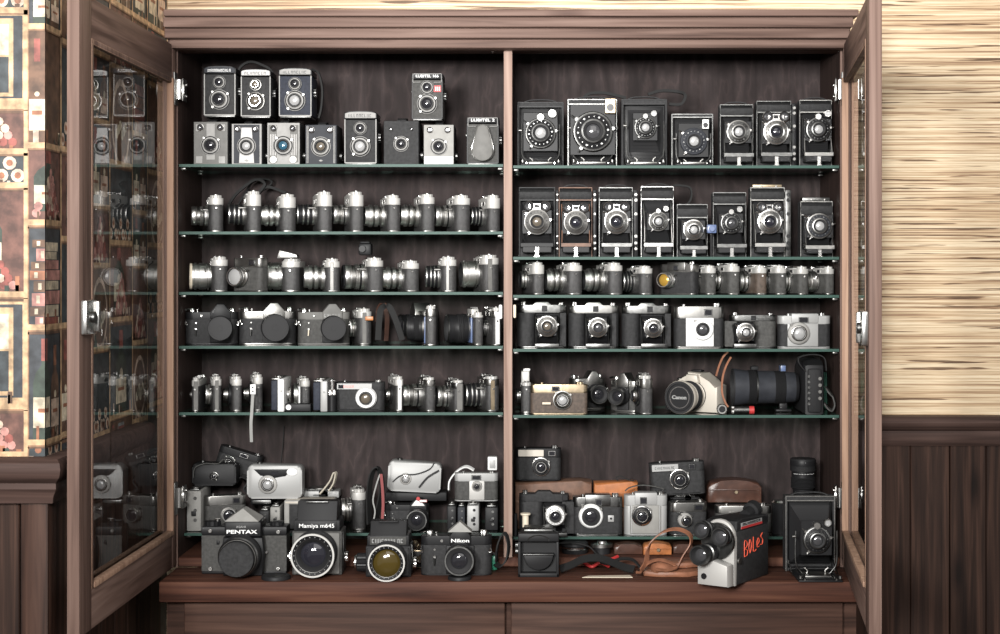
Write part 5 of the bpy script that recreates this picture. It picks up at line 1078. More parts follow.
def mf645(label, x0, x1, yt, Y, lensx, lensy, lr, words, bot, ring='steel', g='lens_violet', gr=.62, hoodflat=False, knobside=-1, knobr=.014, L=.055, kl=.009):
    t = put('medium_format_camera', label, 'camera', (x0 + x1) / 2, Y, zc0, 0); xs = lambda px: X(px, Y) - t.location.x; zz = lambda py: Z(py, Y) - zc0
    W = (x1 - x0) * U(Y); h = Z(yt, Y) - zc0; y1 = bot
    b = MB(); b.box(-W / 2, W / 2, 0, .075, 0, zz(yt + y1), 'leather_grey' if not hoodflat else 'black_plastic', .003); b.build('body', t)
    b = MB(); b.box(-W * .46, W * .46, -.006, .001, .003, zz(yt + y1) - .003, 'leather' if hoodflat else 'grey_paint', .003); b.build('front_panel', t)
    b = MB(); b.box(-W * .46, W * .46, -.004, .07, zz(yt + y1), zz(yt + y1 - 11), 'black_plastic', .002)
    b.prism([(-.002, zz(yt + y1 - 11)), (.060, zz(yt + y1 - 11)), (.045, h), (.012, h)], -W * .40, W * .40, 'x', 'black_plastic', .002); hd = b.build('focusing_hood', t)
    b = MB(); b.box(-W * .40, W * .40, -.0055, -.0035, zz(yt + y1 - 1.5), zz(yt + y1 - 9.5), 'black_paint' if not hoodflat else 'leather_grey', .0008); b.build('nameplate', hd)
    text('lettering', hd, words, 0, -.0062, zz(yt + y1 - 5.5), .0115, 'white_text' if not hoodflat else 'silver_plastic', w=W * .70, bold=.0001 if not hoodflat else 0)
    b = MB(); b.box(-W * .22, W * .22, .002, .012, h * .985, h + .001, 'steel' if not hoodflat else 'black_plastic', .0006); b.build('hood_latch', hd)
    c = (xs(lensx), -.006, zz(lensy)); R = lr * U(Y - .04); c = ((lensx - CX) * U(Y - .05) - t.location.x, -.006, Z(lensy, Y - .05) - zc0)
    b = MB(); pr2 = [(0, 0), (0, R * .97, 'black_paint'), (L * .12, R, 'black_paint'), (L * .2, R * .94, 'rubber')]
    for k in range(6): pr2 += [(L * (.22 + k * .06), R * .99, 'rubber'), (L * (.25 + k * .06), R * .94, 'rubber')]
    pr2 += [(L * .62, R * .92, 'black_paint'), (L * .84, R * .92, 'black_paint'), (L * .86, R * .98, ring), (L, R * .98, ring), (L * 1.0, R * .90, ring), (L * .985, R * .88, 'black_paint'), (L * .97, R * .76, 'black_paint'), (L * .96, R * .74, 'satin'), (L * .80, R * gr * 1.05, 'black_matt'), (L * .72, R * gr, 'black_matt'), (L * .72, 0, 'black_matt')]
    b.lathe(c, F, pr2, 48)
    for k in range(22):
        a = k * 2 * PI / 22; b.lathe((c[0] + math.cos(a) * R * .82, c[1] - L * .975, c[2] + math.sin(a) * R * .82), F, [(0, 0), (0, R * .025), (.0012, R * .02), (.0012, 0)], 6, 'silver_plastic')
    ln = b.build('lens', t); glass(ln, (c[0], c[1] - L * .72, c[2]), R * gr, g, .3)
    b = MB(); s = knobside; b.knurl((s * W / 2, .035, h * .22), (s, 0, 0), kl, knobr, 'chrome' if not hoodflat else 'black_paint', 18); b.cyl((s * (W / 2 + kl), .035, h * .22), (s, 0, 0), .004, knobr * .8, 'chrome', 16); b.build('winding_knob', t)
    b = MB(); b.knurl((-s * W / 2, .03, h * .22), (-s, 0, 0), .010, .012, 'chrome', 14); b.build('side_dial', t)
    b = MB(); b.tube([(W / 2 + .001, .01, h * .12), (W / 2 + .003, .005, h * .35), (W / 2 + .001, .01, h * .58)], .0018, 'steel', 6); b.build('side_lever', t)
    return t
mf645('boxy black camera with folded hood and very large ringed lens on the ledge', 292, 342, 502, -.095, 313, 555, 22.3, 'Mamiya m645', 29, ring='pearl', gr=.56)
mf645('black box-form camera with amber glowing lens and flat hood on the ledge', 365.5, 411, 522, -.118, 386.5, 562.8, 18.9, '~WWWWWWWWWW', 24, ring='pearl', g='lens_amber', gr=.80, hoodflat=True, knobr=.019, L=.05, kl=.022)
NK = slr('black reflex camera with a white triangular prism and silver ringed lens on the ledge', 420.5, 491.5, 526.5, zc0, -.10, 'black_paint', 'leather', 'black_paint', lx=.06, R=.215, lz=.38, L=.045, prof='black', words='Nikon', humpw=.30, name='reflex_camera', d=.042, g='lens_dark', plate=None)
Y = -.10; pc = [c_ for c_ in SC.objects if c_.parent is NK and c_.name.startswith('prism_housing')][0]; xq = X(460, Y); zq = Z(531.5, Y)
b = MB(); V = [b.v((xq + p[0], Y + p[1], zq + p[2])) for p in ((-.025, -.0085, 0), (.025, -.0085, 0), (.025, .026, 0), (-.025, .026, 0), (0, -.004, .021), (0, .022, .021))]
for q in ((0, 1, 4), (1, 2, 5, 4), (2, 3, 5), (3, 0, 4, 5), (3, 2, 1, 0)): b.face([V[i] for i in q], 'grey_face')
o = b.build('prism_roof', pc); o.matrix_parent_inverse = NK.matrix_basis.inverted()
def capobj(label, px, Y, zb, r, h=.008, m='black_plastic', name='loose_cap', tilt=0):
    b = MB(); b.lathe((0, 0, 0), (0, 0, 1), [(0, 0), (0, r), (h * .7, r), (h, r * .94), (h * .85, r * .88), (h * .85, 0)], 32, m); o = b.build(name); o.location = (X(px, Y), Y, zb); o.rotation_euler.x = math.radians(tilt); return tag(o, label, 'lens cap')
capobj('round black lens cap lying between the two largest cameras on the ledge', 276, -.135, zc0, .030)
capobj('black lens cap lying under the lens of the triangular-roofed reflex camera', 459.5, -.140, zc0, .024, .007)
# pile on the low left shelf
def slabcam(label, x0, x1, yt, zb, Y, m, d=.11, w=None, details='grey', grp=GL, lensside=0, name='compact_camera'):
    t = put(name, label, 'camera', (x0 + x1) / 2, Y, zb, 0, grp); W = (x1 - x0) * U(Y); h = Z(yt, Y) - zb
    b = MB(); b.box(-W / 2, W / 2, 0, d, 0, h, m, .003); b.build('body', t)
    b = MB(); b.box(-W * .34, W * .34, .005, d - .01, h, h + .004, 'steel', .001); b.cyl((0, .02, h + .004), (0, 0, 1), .003, W * .28, 'satin', 14); b.build('top_plate', t)
    for q in (.28, .52, .82):
        b = MB(); b.cyl((W * .1, 0, h * q), F, .0015, W * .12, 'steel' if m != 'silver_plastic' else 'black_paint', 10); b.build('screw', t)
    b = MB(); b.box(-W * .16, W * .16, -.003, .001, h * .38, h * .50, 'black_plastic', .001); b.build('latch', t)
    if lensside:
        b = MB(); b.lathe((lensside * W / 2, d * .4, h * .45), (lensside, 0, 0), [(0, 0), (0, h * .27), (.01, h * .27, 'chrome'), (.012, h * .24, 'black_paint'), (.02, h * .22, 'chrome'), (.02, h * .15, 'black_matt'), (.017, 0, 'lens_dark')], 26); b.build('lens', t)
    return t
slabcam('grey-ended camera with a small latch, far left of the low left shelf', 186.5, 201, 491, zl, .075, 'grey_face')
GB2 = GL
viewcam('silver-topped camera turned sideways above the pointed-prism camera', 206, 246, 494, zl, .10, 'satin', 'leather_grey', lx=.05, R=.19, L=.02, prof='chrome', rz=18, grp=GL, d=.034, hump=False)
b0 = zl + .002
# black cased camera and strapped camera on top, at the back
zs = Z(497, .13)
b = MB(); 
def case(label, x0, x1, yt, yb, Y, m, d=.06, rz=0, ry=0, cat='case', flap=True, grp=None, name='camera_case', nose=False, zb=None, boxy=False):
    zb = Z(yb, Y) if zb is None else zb
    t = put(name, label, cat, (x0 + x1) / 2, Y, zb, rz, grp, ry=ry); W = (x1 - x0) * U(Y); h = Z(yt, Y) - zb
    b = MB(); b.prism([(-W / 2, 0), (W / 2, 0), (W / 2, h * .97), (W * .36, h), (-W / 2, h * .96)] if boxy else [(-W / 2, 0), (W / 2, 0), (W / 2, h * .68), (W * .44, h * .86), (W * .25, h * .95), (0, h), (-W * .25, h * .96), (-W * .44, h * .86), (-W / 2, h * .66)], 0, d, 'y', m, .005); b.build('body', t)
    if flap:
        b = MB(); b.box(-W * .49, W * .49, -.003, .0, h * .55, h * .60, m, .001); b.cyl((W * .02, -.002, h * .48), F, .004, .004, 'brass', 12); b.build('flap', t)
    if nose:
        b = MB(); b.lathe((0, .001, h * .42), F, [(0, 0), (0, h * .36), (.012, h * .34), (.016, h * .28), (.016, 0)], 28, m); b.build('lens_pocket', t)
    return t
slabcam('second grey camera lying behind the latch-ended one', 204, 214, 498, zl, .192, 'grey_paint', d=.04)
t = compact('black cased camera with a chrome tab, resting on the pile at the far left', 192, 236, 463, Z(486, .13), .135, 'black_plastic', lx=.0, R=.10, visor=False, flash=False, grp=GL, ry=0, L=.006)
viewcam('tilted black camera with grey finder on top of the left pile', 212, 256, 449, Z(475, .19), .20, 'black_plastic', 'leather', lx=-.18, R=.14, L=.02, prof='flat', rz=0, ry=17, grp=GL, d=.04, vf=(.1, .2), hump=False)
b = MB(); b.strap(PP((238, 482, .185), (242, 476, .185), (249, 480, .185), (245, 488, .185), (252, 493, .185), (264, 488, .185)), .014, .003, 'leather', (.3, 1, .4)); tag(b.build('neck_strap'), 'black strap heap between the tilted camera and the silver compact', 'strap')
ribbon('neck_strap', 'thin grey strap looping over the black cased camera at far left', PP((193.5, 478, .12), (195, 468, .125), (205, 463.5, .13), (218, 463.5, .13), (224, 459, .13), (229, 463, .13)), .004, .002, 'leather_grey')
compact('silver plastic compact camera with dark visor, on top of the left pile', 247, 302, 464.5, Z(499, .12), .125, 'silver_plastic', lx=-.12, R=.17, grp=GL)
b = MB(); b.box(X(249, .13), X(269, .13), .15, .19, Z(506, .13), Z(500, .13), 'black_paint', .003); b.box(X(251, .13), X(270, .13), .146, .15, Z(505, .13), Z(501, .13), 'steel', .001); tag(b.build('flat_camera'), 'flat dark camera lying under the silver plastic compact', 'camera')
slabcam('beige grey camera end standing right of the pointed-prism camera', 270, 280, 507, zl, .10, 'grey_face', d=.09)
slabcam('black camera end with layered dark plates left of the large-lens box camera', 259, 269, 511, zl, .09, 'black_plastic', d=.09)
t = put('instant_camera', 'beige-framed black camera standing behind the boxy camera with huge lens', 'camera', 309, .10, zl, 0, GL); W = 50 * U(.1); h = Z(502, .1) - zl
b = MB(); b.box(-W / 2, W / 2, .004, .06, 0, h, 'leather', .004); b.build('body', t)
b = MB(); b.box(-W / 2, -W / 2 + .012, -.001, .062, -.0, h, 'grey_face', .003); b.box(-W / 2, W / 2, -.001, .062, h - .006, h + .004, 'champagne', .003); b.build('frame', t)
b = MB(); b.box(W * .22, W * .42, .0, .006, h * .75, h * .95, 'lens_dark', .001); b.build('viewfinder', t)
slabcam('long silver grey camera lying on its back behind the beige-framed one', 300, 339, 491, Z(500, .15), .18, 'silver_plastic', d=.05)
b = MB(); b.box(X(303, .14), X(336, .14), .18, .23, zl, Z(500.3, .15) - .0006, 'leather', .003); tag(b.build('camera_case'), 'dark case hidden under the long silver grey camera', 'case', GL)
ribbon('wrist_strap', 'beige wrist strap sticking up above the long silver camera', PP((320, 494, .13), (326, 487, .13), (331, 480, .13), (334, 473, .13), (336, 474, .13), (334, 483, .13), (329, 491, .13)), .010, .003, 'strap_beige', (.3, 1, .1))
ribbon('neck_strap', 'thin black strap rising up the back panel behind the silver compact', PP((278, 478, .22), (281, 462, .23), (283, 444, .24), (284, 426, .243)), .006, .0015)
rf('silver rangefinder camera with ribbed lens pointing left, beside the red-edged strap', 352, 366, 341, 489, zl, Yn=.085, rz=-80, lr=11, prof='chrome', grp=GL, w=.10)
ribbon('neck_strap', 'wide black strap hanging in a loop left of the silver grey compact', PP((369.5, 524, .07), (369, 494, .07), (372, 474, .07), (378, 469, .075), (382, 486, .075), (378, 510, .07), (374, 526, .07)), .022, .003, 'strap_black', (.4, 1, 0))
ribbon('neck_strap', 'red-edged strap hanging just right of the wide black strap', PP((381, 474, .048), (382.5, 490, .048), (383, 506, .048), (382, 522, .048)), .006, .002, 'red_strap', (1, .1, 0))
ribbon('neck_strap', 'thin grey cord curving across the wide black strap', PP((380, 474, .05), (376, 486, .05), (373, 500, .05), (375, 512, .05), (372, 526, .05)), .003, .002, 'strap_grey', (1, 0, 0))
compact('metallic grey compact camera with swooping black lines, atop the middle pile', 387, 440, 461.5, Z(492.3, .12), .125, 'silver_plastic', lx=-.16, R=.11, visor=False, flash=False, grp=GL, ry=3, swoosh=True, L=.007)
b = MB(); b.box(X(384, .12), X(446, .12), .148, .20, Z(503, .12), Z(494, .12), 'black_plastic', .003); tag(b.build('flat_camera'), 'flat black camera lying under the metallic grey compact', 'camera')
b = MB(); b.cyl((X(418, .08), .088, Z(499, .08)), F, .006, .0042, 'red_paint', 14); b.box(X(419, .08), X(427, .08), .082, .09, Z(502.5, .08), Z(500, .08), 'white_paint', .001); tag(b.build('release_button'), 'small red button with white tab below the metallic grey compact', 'button')
slr('black reflex camera with white name patch between the amber lens camera and grey slabs', 384, 428, 499, zl, .10, 'black_plastic', 'leather', 'black_plastic', lx=.28, R=.24, L=.05, prof='black', grp=GL, plate='white_paint', lz=.42, g='lens_dark', lever='satin')
slabcam('dark camera end with button row, left of the light grey slab', 447, 456, 506, zl, .09, 'black_plastic')
slabcam('light grey metal slab camera with four screws, on the low shelf near the divider', 467, 479, 505.5, zl, .075, 'silver_plastic', d=.12)
slabcam('black camera end beside the divider on the low left shelf', 485, 498, 507.5, zl, .085, 'black_plastic')
slabcam('dark camera end just left of the light grey slab camera', 457.5, 465, 507, zl, .10, 'dark_face')
t = viewcam('small grey camera with white central panel, standing atop the slabs by the divider', 454.5, 498, 472, Z(501.5, .10), .105, 'silver_plastic', 'leather_grey', face='pearl', facex=(-.16, .19), lx=.015, R=.12, lz=.52, L=.010, vf=(.0, .22), g='lens_dark', d=.03, grp=GL, hump=False, prof='cone')
b = MB(); b.box(X(487.5, .1), X(497, .1), .11, .135, Z(471.6, .1) + .0015, Z(457.5, .1), 'white_paint', .002); b.box(X(489, .1), X(495.5, .1), .108, .110, Z(469, .1), Z(460, .1), 'silver_plastic', .001); tag(b.build('flash_unit'), 'small white flash unit standing on the grey camera by the divider', 'flash')
ribbon('wrist_strap', 'white plastic strap arching behind the small grey camera by the divider', PP((449, 490, .15), (450, 480, .15), (457, 471, .15), (466, 466.5, .15), (474, 470, .15)), .010, .003, 'white_paint', (.2, 1, .3))
b = MB(); 
for k in range(14): b.cyl((X(rnd.uniform(408, 424), -.01), rnd.uniform(-.03, -.004), zc0 + rnd.uniform(.012, .052)), (rnd.uniform(-1, 1), rnd.uniform(-1, 1), rnd.uniform(-1, 1)), .008, .0055, rnd.choice(['brass', 'steel', 'chrome']), 10)
b.box(X(409, -.01), X(424, -.01), -.02, -.004, zc0 + .0002, zc0 + .04, 'black_paint', .003)
tag(b.build('metal_fittings'), 'tangle of small brass and chrome fittings left of the triangular-roofed camera', 'fittings', kind='stuff')
b = MB(); b.box(X(491, -.03), X(497.5, -.03), -.04, -.02, zc0, zc0 + .030, 'green_clear', .003); b.cyl((X(494.2, -.03), -.03, zc0 + .030), (0, 0, 1), .005, .005, 'steel', 12); tag(b.build('film_canister'), 'small clear green canister between the reflex camera and divider', 'canister')
ribbon('neck_strap', 'black strap curled on the ledge at the foot of the divider', PP((496, 562, -.05), (498, 545, -.05), (504, 533, -.045), (508.5, 543, -.06), (507, 558, -.08), (501, 566, -.08), (496, 564, -.05)), .012, .003, 'strap_black', (.3, 1, .2))

# ================================================================ BOTTOM, RIGHT
zr = ZRB + .0003; GN = 'cameras on the low right shelf'
case('long brown leather case behind the camera with ivory roll', 515, 592, 481, 535.8, .15, 'case_leather', d=.07, zb=zr, boxy=True, grp='leather cases')
viewcam('black compact camera with silver name strip, standing on the long brown case', 515.5, 561, 447, Z(480.5, .15), .152, 'black_plastic', 'leather', lx=.06, R=.205, lz=.42, L=.02, prof='flat', vf=(.30, .16), topband=(-.44, .12, 'champagne'), grp=GN, d=.04, hump=False)
case('orange leather case standing behind the two middle cameras of low right shelf', 594, 638, 482, 508, .14, 'orange_leather', d=.05, boxy=True, grp='leather cases')
b = MB(); b.box(X(594, .14), X(638, .14), .141, .19, zr, Z(508, .14) - .0005, 'case_leather', .003); tag(b.build('leather_box'), 'brown leather box under the orange leather case', 'box')
ribbon('cord', 'thin black cord looped on the orange leather case', PP((618, 480.5, .155), (616, 478, .155), (621, 476, .155), (626, 479, .155), (634, 480.8, .155)), .003, .002)
t = folder35('black camera with an upright ivory roll and off-centre silver lens on the low right shelf', 519, 569, 492, zr, .07, lx=.22, R=.21, top='leather', ring='satin', face='white_paint', g='lens_dark', grp=GN, vfx=.42, crest=True, lz=.5)
b = MB(); x_ = X(525.5, .04); b.cyl((x_, .048, zr + .008), (0, 0, 1), .040, .007, 'ivory', 20); b.cyl((x_, .048, zr + .048), (0, 0, 1), .004, .011, 'ivory', 20); b.cyl((x_, .048, zr + .002), (0, 0, 1), .006, .010, 'ivory', 20); tag(b.build('film_spool'), 'ivory film spool standing upright before the black camera on low right shelf', 'spool')
b = MB(); x_ = X(515.6, .06); b.cyl((x_, .055, zr), (0, 0, 1), .05, .004, 'black_paint', 12); tag(b.build('finder_post'), 'thin black post against the divider on the low right shelf', 'post')
GC = viewcam('grey-black camera with a bright silver ring around its lens, centre of low right shelf', 573, 622.5, 494, zr, .075, 'steel', 'leather', lx=-.14, R=.245, lz=.47, L=.018, prof='whitering', vf=(.02, .14), grp=GN, g='lens_dark', gr=.7)
b = MB(); b.box(X(608, .07), X(614, .07), .0722, .0748, Z(522, .07), Z(515.5, .07), 'silver_plastic', .0006); b.cyl((X(611, .07), .0722, Z(518.7, .07)), F, .001, .0025, 'black_paint', 10); attach(b.build('badge_plate'), GC)
viewcam('light silver camera with grey side panels and dark ringed lens, low right shelf', 624.5, 667.5, 492, zr, .075, 'silver_plastic', 'silver_plastic', face='grey_face', facex=(-.32, .30), lx=-.10, R=.235, lz=.46, L=.018, prof='flat', vf=(-.06, .16), grp=GN, g='lens_dark', strips=(-.36, .34), gr=.55)
ribbon('carrying_strap', 'grey handle strap arching over the light silver camera on the low right shelf', PP((625, 491, .098), (630, 487.5, .098), (642, 485, .098), (655, 486.5, .098), (664, 489, .098)), .008, .002, 'leather_grey')
viewcam('silver and black camera with tilted top behind the brown strap loop', 671, 708, 501, zr, .072, 'satin', 'leather', lx=-.13, R=.20, lz=.45, L=.022, prof='cone', vf=(.25, .26), grp=GN, rz=8, g='lens_dark', hump=False)
slabcam('dark camera lying under the tilted black compact', 670, 700, 497.5, Z(500.5, .12), .14, 'leather', d=.05)
b = MB(); b.box(X(672, .12), X(704, .12), .14, .19, zr, Z(500.9, .12), 'leather', .003); tag(b.build('camera_case'), 'black case hidden behind the silver camera near the brown strap loop', 'case')
viewcam('black compact camera with perforated silver nameplate, raised above the low right shelf', 651, 706, 461, Z(494.5, .12), .115, 'leather', 'leather', lx=.03, R=.185, lz=.47, L=.022, prof='flat', vf=(.27, .12), topband=(-.46, .02, 'silver_plastic'), grp=GN, d=.04, hump=False, ry=-3, words='~WWWWW~WWWW', wpos=-.22, wc='black_paint')
case('black and dark red folded camera case behind the turret cine camera', 708, 762, 480, 503, .13, 'dark_case_leather', d=.06, grp='leather cases')
viewcam('flat silver camera showing its top plate, behind the turret cine camera', 716, 772, 504.5, zr, .10, 'satin', 'leather_grey', lx=-.18, R=.16, lz=.35, L=.02, prof='chrome', vf=(.25, .16), grp=GN, hump=False)
# standing lens
b = MB(); x_ = X(804, .12); pr = [(0, 0), (0, .026, 'chrome'), (.006, .027, 'chrome'), (.010, .022, 'black_paint'), (.022, .023, 'black_paint'), (.024, .026, 'rubber')]
for k in range(8): pr += [(.026 + k * .003, .0275, 'rubber'), (.0275 + k * .003, .0255, 'rubber')]
pr += [(.052, .0255, 'black_paint'), (.062, .0255, 'black_paint'), (.063, .0285, 'rubber'), (.074, .0285, 'rubber'), (.076, .029, 'black_paint'), (.086, .029, 'black_paint'), (.090, .027, 'black_plastic'), (.092, .0, 'black_plastic')]
zb_ = Z(499.5, .12); b.lathe((x_, .135, zb_), (0, 0, 1), pr, 36); 
for k in range(16):
    a = -2.6 + k * .14; b.lathe((x_ + math.cos(a) * .0252, .135 + math.sin(a) * .0252, zb_ + .057), (math.cos(a), math.sin(a), 0), [(0, 0), (0, .0008), (.0006, .0008), (.0006, 0)], 5, 'white_text')
tag(b.build('standing_lens'), 'black interchangeable lens standing upright at the back right corner', 'lens')
b = MB(); b.box(X(793, .12), X(824, .12), .11, .18, zr, zb_ - .0005, 'leather', .004); tag(b.build('camera_case'), 'black box carrying the upright standing lens', 'case')
b = MB(); b.lathe((X(781, .1), .10, zr), (0, 0, 1), [(0, 0), (0, .020), (Z(500, .1) - zr - .006, .020, 'black_paint'), (Z(500, .1) - zr - .004, .021, 'satin'), (Z(500, .1) - zr, .018, 'chrome'), (Z(500, .1) - zr, 0, 'satin')], 30, 'black_paint'); tag(b.build('capped_lens'), 'round silver-capped lens beside the upright standing lens', 'lens')
# things below the low right shelf
zi = ZI + .0003
case('oval brown leather case under the low right shelf', 614, 643, 544, 557.5, .03, 'dark_case_leather', d=.04, zb=zi, flap=False, grp='small leather cases')
case('orange leather case under the low right shelf', 643.5, 672, 543.5, 558, .025, 'orange_leather', d=.04, zb=zi, grp='small leather cases')
case('dark brown case at the right end under the low right shelf', 673, 694, 544, 557.5, .04, 'dark_case_leather', d=.04, zb=zi, flap=False, grp='small leather cases')
b = MB(); b.lathe((X(575, .04), .06, zi), (0, 0, 1), [(0, 0), (0, .028), (.009, .030), (.011, .028, 'chrome'), (.014, .028, 'chrome'), (.017, .030), (.023, .029), (.026, .024), (.026, 0)], 32, 'black_plastic'); tag(b.build('round_light_meter'), 'round black accessory with silver band under the low right shelf', 'accessory')
b = MB(); b.lathe((X(602, .04), .05, zi), (0, 0, 1), [(0, 0), (0, .018), (.014, .018), (.015, .024, 'chrome'), (.022, .024, 'satin'), (.023, .012, 'chrome'), (.027, .010, 'chrome'), (.027, 0)], 28, 'black_plastic'); tag(b.build('round_light_meter'), 'small silver round accessory between the black one and the oval case', 'accessory')
b = MB(); b.tube([(X(px, -.02), -.018 + .010 * (i % 2), zc0 + .016 + .004 * (i % 3)) for i, px in enumerate((581, 588, 596, 604, 612, 618))], .0038, 'red_paint', 7); b.tube([(X(px, -.035), -.038 + .008 * (i % 2), zc0 + .006 + .010 * ((i + 1) % 2)) for i, px in enumerate((583, 592, 600, 609))], .0034, 'red_paint', 7); tag(b.build('red_cord'), 'twisted red cord lying before the small round accessory', 'cord')
ribbon('neck_strap', 'wide black strap snaking across the ledge towards the brown leather case', [(X(560, -.08), -.078, zc0 + .010), (X(571, -.08), -.078, zc0 + .018), (X(583, -.08), -.078, zc0 + .030), (X(598, -.08), -.078, zc0 + .033), (X(612, -.08), -.078, zc0 + .024), (X(624, -.08), -.080, zc0 + .014), (X(634, -.08), -.085, zc0 + .010)], .020, .0025, 'strap_black', (0, .8, .6))
ribbon('neck_strap', 'thin black strap arching over the ledge before the small cases', [(X(600, -.05), -.052, zc0 + .020), (X(608, -.05), -.052, zc0 + .017), (X(620, -.05), -.052, zc0 + .026), (X(633, -.05), -.052, zc0 + .024), (X(641, -.05), -.055, zc0 + .006)], .007, .003, 'strap_black', (0, .8, .5))
ribbon('neck_strap', 'black strap hanging in a curve under the front edge of the low right shelf', PP((560, 543, .022), (575, 543, .012), (588, 546, .010), (594, 551, .010), (598, 555.5, .012)), .006, .002)
b = MB(); b.prism([(X(582, -.1), -.125), (X(632, -.1), -.125), (X(630, -.1), -.100), (X(588, -.1), -.108)], zc0, zc0 + .0012, 'z', 'ivory', 0); tag(b.build('paper_slip'), 'pale torn slip of paper lying on the ledge', 'paper')
# brown leather case with its strap loop
t = thing('camera_case', 'tan leather camera case lying flat on the ledge with a looped strap', 'case', (X(672, -.08), -.08, zc0))
b = MB(); b.prism([(-.062, -.030), (-.030, -.045), (.030, -.045), (.060, -.02), (.062, .02), (.02, .040), (-.04, .035), (-.062, .01)], 0, .012, 'z', 'tan_leather', .004); b.build('body', t)
b = MB(); b.prism([(-.055, .0), (.0, -.020), (.058, .0), (.052, .032), (-.02, .036)], .0125, .026, 'z', 'tan_leather', .006); b.build('flap', t)
b = MB(); b.lathe((-.020, -.010, .0125), (.1, -.3, 1), [(0, 0), (0, .026), (.010, .024), (.016, .016), (.018, 0)], 26, 'tan_leather'); b.build('lens_pocket', t)
def rel(px, py, Yw): return (X(px, Yw) + .0 - (X(672, -.08)), Yw + .08, Z(py, Yw) - zc0)
b = MB(); b.strap([rel(638, 573, -.14), rel(641, 570, -.13), rel(646, 562, -.11), rel(648, 550, -.09), rel(652, 541, -.09), rel(663, 532, -.09), rel(677, 529, -.09), rel(689, 534, -.09), rel(691, 543, -.085), rel(684, 555, -.09), rel(676, 569, -.10), rel(664, 572, -.115), rel(653, 570, -.12)], .011, .0026, 'tan_leather', (.5, .8, .3)); b.build('strap', t)
b = MB(); b.strap([rel(640, 570, -.11), rel(650, 562, -.11), rel(662, 560, -.11), rel(676, 566, -.12), rel(668, 570, -.13), rel(656, 569, -.13)], .008, .0024, 'tan_leather', (0, 1, .4)); b.build('loose_strap', t)
# cine camera with lens turret
def cine():
    Y = -.200; t = thing('cine_camera', 'grey and black cine camera with a turret of three lenses and red scrawl', 'camera', (X(719, Y), Y, zc0), -34)
    # local x: camera's left-right, y: depth away; lenses on the front (-y) side; side panel with the scrawl is +x
    W, L, h = .068, .158, .136
    b = MB(); b.box(-W / 2, W / 2, .012, L, .0, h * .80, 'leather', .003); b.prism([(.012, h * .80), (L, h * .80), (L, h * .93), (.04, h * .97), (.012, h * .95)], -W / 2, W / 2, 'x', 'black_plastic', .003); b.build('body', t)
    b = MB(); b.prism([(-W / 2, 0), (W / 2, 0), (W / 2, h * .62)] + [(W / 2 * math.cos(a) + .0, h * .72 + h * .26 * math.sin(a)) for a in [k * PI / 10 for k in range(11)]] + [(-W / 2, h * .62)], .0, .013, 'y', 'pearl', .003)
    b.prism([(-W * .5, .002), (W * .5, .002), (W * .5, h * .33), (0, h * .40), (-W * .5, h * .33)], -.030, .0, 'y', 'pearl', .004); b.build('front_plate', t)
    b = MB(); b.cyl((0, -.0, h * .66), F, .010, .037, 'steel', 36); tr = b.build('lens_turret', t)
    for (x_, z_, r, l_) in ((-.020, h * .84, .018, .030), (.021, h * .76, .019, .028), (-.010, h * .50, .020, .060)):
        b = MB(); b.lathe((x_, -.010, z_), F, [(0, 0), (0, r * .8, 'black_paint'), (l_ * .2, r * .82, 'black_paint'), (l_ * .22, r * .95, 'rubber'), (l_ * .45, r * .95, 'rubber'), (l_ * .47, r * .8, 'steel'), (l_ * .6, r * .8, 'black_paint'), (l_ * .75, r, 'black_paint'), (l_, r, 'black_paint'), (l_, r * .86, 'steel'), (l_ * .85, r * .74, 'black_matt'), (l_ * .8, r * .6, 'black_matt'), (l_ * .8, 0, 'lens_grey')], 30); ln = b.build('lens', tr)
        glass(ln, (x_, -.010 - l_ * .8, z_), r * .6, 'lens_grey')
    b = MB(); b.box(W / 2, W / 2 + .001, .03, .125, h * .82, h * .91, 'silver_plastic', .0004, 1); b.box(W / 2 + .0008, W / 2 + .0016, .03, .125, h * .82, h * .855, 'red_paint'); b.build('nameplate', t)
    for i in range(6): b = None
    text('lettering', t, '~WWWWWWWW', W / 2 + .0018, .078, h * .885, .007, 'black_paint', rz=PI / 2, w=.08)
    b = MB(); xx = W / 2 + .0012; zb_ = h * .53
    for pts in (((.034, -.014), (.034, .014), (.042, .012), (.043, .004), (.035, .0), (.044, -.004), (.043, -.013), (.035, -.014)), ((.053, -.012), (.049, .0), (.053, .013), (.058, .001), (.054, -.012)), ((.065, .015), (.065, -.012), (.075, -.011)), ((.078, -.004), (.085, .0), (.083, .008), (.078, .003), (.079, -.008), (.086, -.008)), ((.097, .014), (.091, .009), (.098, .001), (.096, -.007), (.090, -.006))):
        b = MB(); b.tube([(xx, (p - .034) * 1.3 + .044, zb_ + q * 1.1 + (p - .06) * .12) for p, q in pts], .0009, 'red_text', 5, 3); b.build('scrawl', t)
    b = MB(); b.cyl((W / 2, .020, h * .36), (1, 0, 0), .004, .007, 'satin', 16); b.build('release_button', t)
    b = MB(); b.lathe((0, L * .86, h * .96), (0, 1, .25), [(-.02, 0), (-.02, .012), (.004, .012), (.006, .018), (.024, .018), (.026, .014), (.022, 0)], 26, 'rubber'); b.build('eyepiece', t)
    b = MB(); b.cyl((-.018, -.030, h * .15), F, .003, .006, 'black_paint', 16); b.build('socket', t)
cine()
# big folding plate camera by the door
folder('large old plate camera with silver-edged frame and black bellows on the ledge, far right', 784.5, 836, 501, zc0, -.122, plate=True, lr=.27, lz=.50, strip=.06, eyes=1, g='lens_grey', ring='steel', frame='satin', ext=.135, bedh=.1, em='satin', strapt=True, grp=None)
